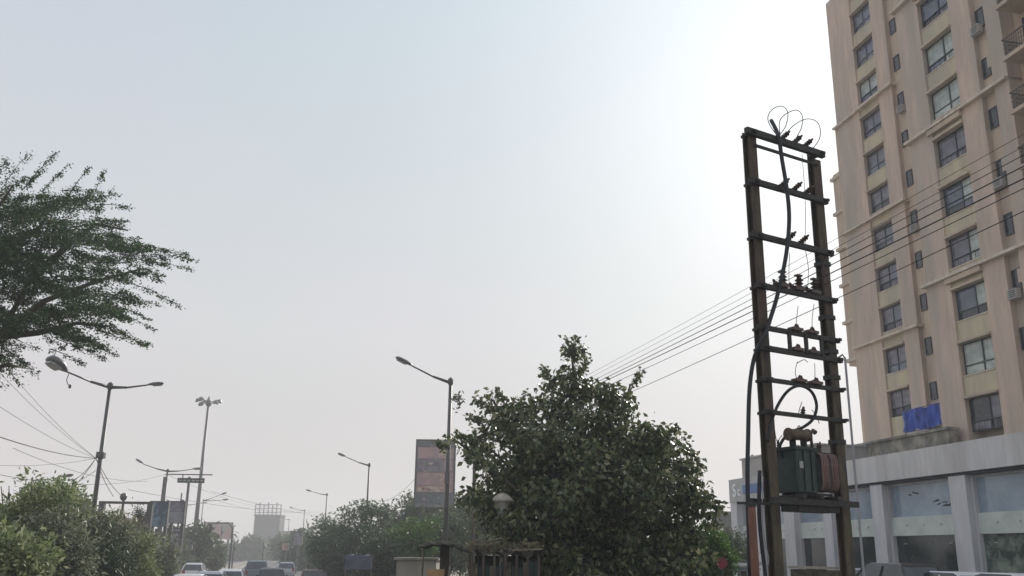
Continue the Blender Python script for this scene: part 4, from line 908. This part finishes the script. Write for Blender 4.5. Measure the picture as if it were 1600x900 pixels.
for (fx0, fx1, fz0, fz1, mm) in ((0.55,0.85,0.12,0.26,'poster_cream'),(0.25,0.6,0.33,0.45,'poster_lilac'),(0.6,0.85,0.5,0.66,'poster_cream'),(0.7,0.9,0.3,0.46,'poster_pink')):
    a = at(652,688,76); b = at(711,792,76); wd = b.x-a.x; hh = a.z-b.z
    MB().box(wd*fx0, wd*fx1, -0.012, -0.002, a.z-hh*fz1, a.z-hh*fz0).build('print_patch', mm, t)
pr = random.Random(5); a = at(652,688,76); b = at(711,792,76); wd = b.x-a.x; hh = a.z-b.z
for k in range(34):
    fx, fz = pr.uniform(.06,.86), pr.uniform(.03,.9); w_ = pr.uniform(.03,.11); h_ = pr.uniform(.01,.035)
    MB().box(wd*fx, wd*(fx+w_), -0.020-k*0.0004, -0.0135, a.z-hh*(fz+h_), a.z-hh*fz).build('print_patch', pr.choice(['poster_cream','poster_lilac','poster_grey','poster_rose','poster_pink']), t)
a = at(722, 765, 80); b = at(748, 765, 80)
t = thing('roof_frame', 'small pale tubular frame seen between the first lamp post and the big tree', 'frame', (a.x, 80, 0))
wd = b.x-a.x; zz = a.z
mb = MB().box(0,wd,0,.1,zz-.1,zz).box(0,wd,0,.1,zz-.9,zz-.8)
for x in (0,.45,.9): mb.box(wd*x,wd*x+.1,0.11,.2,0,zz)
mb.build('frame', 'poster_cream', t); MB().box(wd*.1,wd*.9,.21,.6,zz-2.2,zz-1.0).build('panel', 'poster_cream', t)
hoarding('blue grey hoarding left of a dark post, above the hedge end', 236, 784, 263, 823, 62, [(0,1,'poster_blue')], 'poster_slate', group='pair of hoardings above the hedge end')
hoarding('narrow lilac grey hoarding right of the blue grey one', 266, 784, 289, 818, 66, [(0,.45,'poster_lilac'),(.45,1,'poster_grey')], 'poster_slate', group='pair of hoardings above the hedge end')
hoarding('small mottled board under the lilac hoarding', 263, 826, 282, 855, 70, [(0,1,'poster_lilac')], 'poster_grey')
hoarding('wide faint rose coloured hoarding beside the far palm', 320, 817, 363, 842, 170, [(0,1,'poster_rose')], 'poster_cream')
hoarding('small pale sign board left of the lilac sign on the road', 441, 848, 450, 860, 110, [(0,1,'poster_cream')], 'sign_grey', name='road_sign', legs=1)
hoarding('small lilac sign board with dark post near the road', 459, 832, 472, 852, 115, [(0,1,'poster_lilac')], 'poster_slate', name='road_sign', legs=1)
hoarding('white and blue lettered board low beside the round red sign', 1139, 878, 1168, 892, 33, [(0,.5,'car_white'),(.5,1,'poster_blue')], 'car_white', name='low_board')
# direction sign on gantry
a = at(258, 741, 88); b = at(332, 742, 88); t = thing('sign_gantry', 'thin gantry with a dark horizontal sign panel before the tall mast', 'road sign', (a.x, 88, 0))
wd = b.x-a.x; mb = MB(); mb.bar((0,0,a.z),(wd,0,b.z),0.08,0.10); mb.build('beam', 'lamp_steel', t)
for px, r in ((296, .12), (258, .16)):
    p = at(px, 745, 88); MB().tube([(p.x-a.x,0,0),(p.x-a.x,0,p.z)], [r*1.2, r], 8).build('post', 'lamp_steel', t)
p0, p1 = at(279, 747, 88), at(320, 755, 88); x0, x1 = p0.x-a.x, p1.x-a.x
s_ = MB().box(x0,x1,-.25,-.12,p1.z,p0.z).build('sign_panel', 'sign_green', t)
for k in range(6): MB().box(x0+.15+k*.4, x0+.4+k*.4, -.262, -.251, (p0.z+p1.z)/2-.06, (p0.z+p1.z)/2+.06).build('print_patch', 'lamp_lens', s_)
for x in (x0+.4, x1-.4): MB().box(x-.03,x+.03,-.11,.05,p0.z-.1,a.z).build('hanger', 'lamp_steel', t)
for px, py, d, lab in ((228,800,75,'plain grey post left of the blue grey hoarding'),(244,826,58,'short dark post under the blue grey hoarding'),(284,770,96,'slim post between gantry post and tall mast'),(347,822,140,'thin far post right of the rose hoarding'),(366,846,120,'short far post near the road end'),(297,838,84,'pale post in front of the olive trees'),(412,846,140,'thin pale post before the far grey tower'),(455,842,118,'dark thin post between the two little signs')):
    c = at(px, py, d); t = thing('roadside_post', lab, 'post', (c.x, c.y, 0))
    MB().tube([(0,0,0),(0,0,c.z)], [.10,.07], 6).build('post', 'lamp_steel', t)
    MB().box(.08,.30,-.1,.1,c.z-1.1,c.z-.7).build('box', 'lamp_head', t)
c = at(330,818,105); e = at(364,822,105); t = thing('arched_signal_post', 'curved traffic signal arm reaching over the hazy road', 'traffic signal', (e.x, e.y, 0))
MB().tube([(0,0,0),(0,0,c.z-.4),(-.5,0,c.z+.1),(c.x-e.x,0,c.z)], [.12,.1,.08,.05], 8).build('arm', 'lamp_steel', t)
MB().box(c.x-e.x-.15,c.x-e.x+.15,-.12,.12,c.z-1.0,c.z-.1).build('signal_head', 'sign_green', t)
for (xa,ya,da),(xb,yb,db),lab in (((0,742,50),(258,741,88),'faint nearly level far wire above the left hedge'),((262,742,88),(420,792,200),'faint far wire falling from the gantry towards the grey tower'),((20,765,60),(150,735,45),'faint far wire rising to the twin lamp post'),((332,780,120),(476,800,170),'faint level far wire between mast and fourth lamp')):
    a, b = at(xa,ya,da), at(xb,yb,db); cable('overhead_wire', lab, 'wire', [a.lerp(b, k/8)-Vector((0,0,0.7*4*(k/8)*(1-k/8))) for k in range(9)], 0.014, 'wire_grey', n=4, sub=2)
# empty frame and ball-topped post
a = at(158, 786, 50); b = at(236, 785, 50); t = thing('empty_frame', 'empty dark metal hoarding frame standing above the hedge', 'frame', (a.x, 50, 0))
wd = b.x-a.x
MB().box(-.1,wd+.15,-.05,.05,a.z-.03,a.z+.10).build('beam', 'lamp_steel', t)
for x in (0.08, wd): MB().box(x-.14,x+.14,-.12,.12,0,a.z-.035).build('post', 'lamp_steel', t)
t = thing('ball_topped_post', 'dark post with a round box on top in the middle of the empty frame', 'post', (jb.x, jb.y, 0))
MB().tube([(0,0,0),(.03,0,jb.z-.15)], [.09,.07], 8).build('post', 'lamp_steel', t)
MB().lathe([(.06,-.22),(.16,-.14),(.2,0),(.16,.13),(.05,.2)], 10, (0,0,jb.z)).build('ball', 'lamp_head', t, smooth=True)
# round red sign
c = at(1128, 880, 30); t = thing('round_sign', 'plain round red sign on a post at the foot of the bright green bush', 'sign', (c.x, c.y, 0))
MB().lathe([(.17,-.01),(.17,.01)], 24, (0,0,c.z), axis=(0,1,0)).build('disc', 'red_paint', t)
MB().tube([(0,.04,0),(0,.04,c.z+.1)], .025, 8).build('post', 'lamp_steel', t)
# cream lantern in the big tree
c = at(785, 784, 25.3); t = thing('post_lantern', 'cream domed lantern on a post among the lower left leaves of the big tree', 'lantern', (c.x, c.y, 0))
MB().tube([(0,0,0),(0,0,c.z-.3)], [.06,.045], 8).build('post', 'cream_lamp', t)
MB().lathe([(.30,-.02),(.28,.04),(.2,.13),(.1,.19),(.02,.21)], 16, (0,0,c.z+.02)).build('dome', 'cream_lamp', t, smooth=True)
MB().lathe([(.11,-.32),(.13,-.28),(.2,-.05),(.2,.0)], 12, (0,0,c.z)).build('lamp_body', 'lamp_lens', t)
for a in range(4): MB().bar((.12*math.cos(a*1.57+.4), .12*math.sin(a*1.57+.4), c.z-.3), (.215*math.cos(a*1.57+.4), .215*math.sin(a*1.57+.4), c.z), .03, .03).build('rib', 'cream_lamp', t)
MB().bar((-.36,0,c.z-.03),(.32,0,c.z+.03),.02,.02).build('cross_rod', 'cream_lamp', t)
# ------------------------------------------------------------------ roadside stalls
a = at(738, 868, 24); b = at(842, 866, 24); t = thing('roadside_stall', 'ramshackle stall with ragged sagging roof and teal boards under the big tree', 'stall', (a.x, a.y, 0))
wd = b.x-a.x; zr = a.z
rf = MB(); nx, ny = 16, 6
for i in range(nx+1):
    for j in range(ny+1): rf.v.append((wd*i/nx, j*0.32, zr+0.10+0.10*math.sin(i*1.3+j)+rs.uniform(-.05,.06)+0.06*j/ny*2))
for i in range(nx):
    for j in range(ny): k = i*(ny+1)+j; rf.f.append((k, k+ny+1, k+ny+2, k+1))
o = rf.build('ragged_roof', 'rag', t); o.modifiers.new('s', 'SOLIDIFY').thickness = 0.04
for k in range(18):
    x = rs.uniform(0, wd); y = rs.uniform(-.1, 1.6); l = rs.uniform(.3, .9); an = rs.uniform(-.6,.6); z = zr+.22+rs.uniform(0,.12)
    MB().bar((x-l/2*math.cos(an), y, z), (x+l/2*math.cos(an), y+.1, z+rs.uniform(-.12,.15)), .035, .03).build('stick', 'bamboo', t)
MB().bar((wd*.6,-.12,zr+.14),(wd+.1,-.12,zr+.18),.05,.04).build('plank', 'bamboo', t)
for k in range(7):
    x = wd*k/6; MB().box(x-.03,x+.03,-.02,.04,0,zr+.05).build('post', 'bark', t)
for k in range(12):
    x = wd*(k+.15)/12; MB().box(x, x+wd/12*.86, .05, .08, .1, zr-.12-rs.uniform(0,.15)).build('board', 'board_teal' if k % 3 else 'rag', t)
MB().box(0, wd, 1.9, 1.96, 0, zr).build('back_wall', 'tarp_dark', t)
lf = []
for k in range(900): lf.append((rs.uniform(-.1, wd), rs.uniform(-.1, 1.8), zr+.15+abs(rs.gauss(0,.08))))
me = leaves_mesh('leaf_litter', 'leaf_russet', np.array(lf), rng.normal(size=(900,3)), 0.12, 0.06); o = bpy.data.objects.new('leaf_litter', me); COL.objects.link(o); o.parent = t; o['kind'] = 'stuff'
# dark sagging canopy left of it
a = at(656, 852, 27); b = at(735, 858, 27); t = thing('canopy_stall', 'dark sagging tarpaulin canopy on a thick post beside the ragged stall', 'stall', ((a.x+b.x)/2, 27, 0)); hw = (b.x-a.x)/2; z = a.z
cv = MB(); nx, ny = 14, 8
for i in range(nx+1):
    for j in range(ny+1):
        u_, v_ = i/nx*2-1, j/ny*2-1; cv.v.append((u_*hw, v_*0.9, z+.12-0.16*u_*u_-0.1*v_*v_-0.05*u_+0.02*math.sin(i*2+j)))
for i in range(nx):
    for j in range(ny): k = i*(ny+1)+j; cv.f.append((k, k+ny+1, k+ny+2, k+1))
o = cv.build('canopy', 'tarp_dark', t); o.modifiers.new('s', 'SOLIDIFY').thickness = 0.03
MB().box(-.13,.13,-.1,.1,0,z+.06).build('post', 'bark', t)
for x in (-hw*.95, hw*.95): MB().tube([(x,.7,0),(x,.7,z-.05)], .03, 6).build('post', 'bamboo', t)
a = at(620, 871, 32); b = at(682, 869, 32); t = thing('kiosk', 'low cream walled kiosk left of the dark canopy', 'kiosk', (a.x, 32, 0)); wd = b.x-a.x
MB().box(0,wd,0,1.6,0,a.z-.08).build('wall', 'cream_paint', t); MB().box(-.08,wd+.08,-.1,1.7,a.z-.075,a.z).build('roof', 'stained_concrete', t); MB().box(wd*.12,wd*.5,-.03,-.003,1.0,1.8).build('shutter', 'sign_grey', t)
a = at(668, 889, 25); t = thing('cardboard_box', 'small ochre box perched in front of the dark canopy post', 'box', (a.x, 25, 0)); 
MB().box(0,.42,0,.35,a.z-.32,a.z-.01).build('carton', 'cardboard', t); MB().box(.03,.39,.02,.33,0,a.z-.33).build('stand', 'bark', t); MB().box(.19,.23,-.004,.35,a.z-.0095,a.z-.004).build('tape', 'bamboo', t)
a = at(538, 866, 45); t = thing('tarpaulin_shelter', 'crumpled blue tarpaulin shelter under the hazy dark tree', 'shelter', (a.x, 45, 0))
mb = MB()
for i in range(9):
    for j in range(6): mb.v.append((i*.16+rs.uniform(-.03,.03), j*.25, a.z-0.9+0.9*math.sin((j+.5)/6*3.1)+rs.uniform(-.07,.07)))
for i in range(8):
    for j in range(5): k = i*6+j; mb.f.append((k, k+6, k+7, k+1))
o = mb.build('tarpaulin', 'tarp_blue', t); o.modifiers.new('s', 'SOLIDIFY').thickness = 0.02
for x in (0.05, 1.25): MB().tube([(x,.3,0),(x,.3,a.z-.35)], .03, 6).build('post', 'bamboo', t)
# low beige wall in front of the showroom
a = at(1238, 884, 30); b = at(1312, 885, 28.5); t = thing('boundary_wall', 'low beige wall with cream coping behind the two pole structure', 'wall', (a.x, a.y, 0)); dv = b-a
MB().bar((0,0,a.z/2-.05),(dv.x,dv.y,a.z/2-.05),.2,a.z-.1).build('wall', 'rag', t); MB().bar((-.05,0,a.z-.04),(dv.x+.05,dv.y,a.z-.04),.3,.07).build('coping', 'cream_paint', t)
# ------------------------------------------------------------------ far buildings
def farb(label, px0, px1, py, d, floors, m_='far_concrete', frame=False, name='far_building', cols_=5):
    a = at(px0, py, d); b = at(px1, py, d); wd = b.x-a.x; H = a.z; t = thing(name, label, 'building', (a.x, d, 0))
    MB().box(0, wd, 0, wd*0.8, 0, H).build('wall', m_, t)
    fh = H/floors
    for f in range(floors):
        for c in range(cols_):
            x = wd*(c+.2)/cols_; MB().box(x, x+wd*.6/cols_, -.06, -.003, f*fh+fh*.3, f*fh+fh*.8).build('window', 'far_window', t)
        MB().box(-.1, wd+.1, -.25, -.002, f*fh+fh*.93, f*fh+fh*1.0-.002).build('balcony_band', m_, t)
    MB().box(-.15, wd+.15, -.3, wd*.8+.1, H+.002, H+.5).build('parapet', m_, t)
    if frame:
        fz = H+wd*0.42; fr = MB()
        for i in range(7): fr.box(wd*i/6-.15, wd*i/6+.15, 0, .3, H+.5, fz+(.9 if i % 2 else .2))
        for z in (H+wd*.12, H+wd*.27, fz): fr.box(0, wd, .31, .5, z, z+.25)
        fr.build('roof_scaffold', 'lamp_steel', t)
    return t
farb('hazy grey tower with an open scaffold on its roof far down the road', 398, 438, 806, 330, 7, frame=True)
farb('hazy flat roofed block right of the far grey tower', 440, 474, 832, 330, 5)
farb('grey block seen between the bright bush and the showroom', 1122, 1147, 806, 110, 4, cols_=3)
farb('low hazy block behind the twin lamps', 196, 232, 842, 200, 4)
# ------------------------------------------------------------------ vehicles
def make_car(name, label, loc, rotz, paint, kind='hatch', group=None):
    t = thing(name, label, {'van': 'van'}.get(kind, 'car'), loc, rotz, group)
    if kind == 'suv': L, Wd, H = 4.4, 1.8, 1.75; hood, belt = 1.05, 1.1
    elif kind == 'van': L, Wd, H = 4.0, 1.65, 1.95; hood, belt = 1.1, 1.15
    else: L, Wd, H = 4.0, 1.68, 1.5; hood, belt = 0.9, 0.95
    x0, x1 = -L/2, L/2
    wr = 0.32
    def arch(cx): return [(cx+wr*1.18*math.cos(a), 0.3+wr*1.18*math.sin(a)) for a in np.linspace(0, math.pi, 8)]
    fx, rx = x1-0.8, x0+0.75
    low = [(x1-0.02, 0.28)]+arch(fx)+arch(rx)+[(x0+0.02, 0.28), (x0, 0.6), (x0+0.06, belt), (x1-1.1, belt), (x1-0.12, hood-0.12), (x1, 0.62)]
    body = MB().prism(low, -Wd/2, Wd/2).build('body', paint, t, bevel=0.05)
    if kind == 'van': cab = [(x0+0.1, belt), (x0+0.2, H-.1), (x0+0.5, H), (x1-1.2, H), (x1-0.9, H-.1), (x1-0.35, belt)]
    else: cab = [(x0+0.1, belt), (x0+0.5, H-.1), (x0+0.8, H-0.01), (x1-1.9, H), (x1-1.6, H-.07), (x1-0.95, belt)]
    def frus(poly, w0, w1, z0, z1):                                    # greenhouse narrowing upwards
        n = len(poly); yy = lambda z: w0+(w1-w0)*(z-z0)/(z1-z0)
        m = MB(); m.add([(x, -yy(z), z) for x, z in poly]+[(x, yy(z), z) for x, z in poly], [tuple(range(n)), tuple(range(2*n-1, n-1, -1))]+[(i, i+n, (i+1) % n+n, (i+1) % n) for i in range(n)]); return m
    frus(cab, Wd/2-.05, Wd/2-.22, belt, H).build('window', 'car_glass', t)
    xr0, xr1 = cab[1][0], cab[-2][0]
    rf = MB(); hw_ = Wd/2-.19
    rf.add([(xr0,-hw_,H-.09),(xr1,-hw_,H-.09),(xr1,hw_,H-.09),(xr0,hw_,H-.09),(xr0+.25,-hw_+.1,H+.025),(xr1-.3,-hw_+.1,H+.03),(xr1-.3,hw_-.1,H+.03),(xr0+.25,hw_-.1,H+.025)], [(0,3,2,1),(4,5,6,7),(0,1,5,4),(1,2,6,5),(2,3,7,6),(3,0,4,7)])
    rf.build('roof', paint, t, bevel=0.03)
    for sy in (-1, 1):
        for (p0, p1) in ((cab[0], cab[1]), (cab[-1], cab[-2]), (((cab[0][0]+cab[-1][0])/2, belt), ((cab[1][0]+cab[-2][0])/2, H-.08))):
            MB().bar((p0[0], sy*(Wd/2-.045), p0[1]), (p1[0], sy*(Wd/2-.2), p1[1]), .07, .07).build('pillar', paint, t)
        MB().box(x1-1.05, x1-.93, sy*(Wd/2+.02), sy*(Wd/2+.17), belt-.02, belt+.12).build('mirror', paint, t, bevel=.02)
        MB().box(x1-.08, x1+.01, sy*(Wd/2-.38), sy*(Wd/2-.08), .62, .78).build('headlight', 'lens_clear', t)
        MB().box(x0-.01, x0+.08, sy*(Wd/2-.3), sy*(Wd/2-.06), .7, .95).build('tail_light', 'lens_red', t)
        for cx in (fx, rx):
            w = MB().lathe([(.2,-.09),(wr,-.08),(wr,.08),(.2,.09)], 16, (cx, sy*(Wd/2-.12), wr), axis=(0,1,0)).build('tyre', 'tyre', t)
            MB().lathe([(.05,-.1),(.2,-.095),(.2,.095),(.05,.1)], 12, (cx, sy*(Wd/2-.12), wr), axis=(0,1,0)).build('rim', 'rim', w)
    return t
RZ = math.atan2(RD.y, RD.x)
def car_at(px, d, z, *a, rot=RZ, **k):
    p = at(px, 880, d); make_car('parked_car' if z else 'car', a[0], (p.x, d, z), rot, *a[1:], **k)
FR = math.atan2(BN.y, BN.x)
GPK = 'cars parked before the showroom'
car_at(1392, 36, 0.684, 'black car parked below the dark showroom window', 'car_black', kind='suv', group=GPK, rot=BROT)
car_at(1476, 34, 0.684, 'left of the two white cars parked before the showroom glass', 'car_white', kind='hatch', group=GPK, rot=BROT)
car_at(1560, 32, 0.684, 'white car at the right photo edge before the showroom', 'car_white', kind='hatch', group=GPK, rot=BROT)
car_at(1350, 40, 0.684, 'pale blue grey car half hidden by the right rusty pole', 'car_bluegrey', kind='hatch', group=GPK, rot=FR+.3)
GT = 'traffic on the road at left'
car_at(300, 44, 0, 'white car at the left of the traffic, beside the hedge end', 'car_white', group=GT)
car_at(332, 50, 0, 'silver grey car second from the left in the traffic', 'car_silver', kind='hatch', group=GT)
car_at(363, 57, 0, 'white car right of the silver grey car in the traffic', 'car_white', kind='hatch', group=GT)
car_at(402, 82, 0, 'grey green car far down the road among the traffic', 'car_bluegrey', kind='suv', group=GT)
car_at(426, 62, 0, 'dark car in the middle of the road between white and maroon cars', 'car_black', kind='hatch', group=GT)
car_at(492, 60, 0, 'maroon car at the right of the traffic beside the narrow dark tree', 'car_maroon', kind='hatch', group=GT)
car_at(305, 80, 0, 'small white car far behind the silver grey car', 'car_white', kind='hatch', group=GT)
car_at(448, 95, 0, 'tiny silver car farthest right of the dark one', 'car_silver', kind='hatch', group=GT)
# ------------------------------------------------------------------ haze
hz = MB().box(-830, 830, -160, 870, -1.0, TOP+3.0).build('haze', None); hz['kind'] = 'stuff'
hm = bpy.data.materials.new('haze_air'); hm.use_nodes = True; tn = hm.node_tree; tn.nodes.clear()
pv = tn.nodes.new('ShaderNodeVolumePrincipled'); pv.inputs['Color'].default_value = (0.93, 0.94, 0.96, 1); pv.inputs['Density'].default_value = HAZE_DENSITY; pv.inputs['Anisotropy'].default_value = 0.1
ou = tn.nodes.new('ShaderNodeOutputMaterial'); tn.links.new(pv.outputs[0], ou.inputs['Volume']); hz.data.materials.append(hm)
for t in (tower, shop):
    if 'o' in t: del t['o']
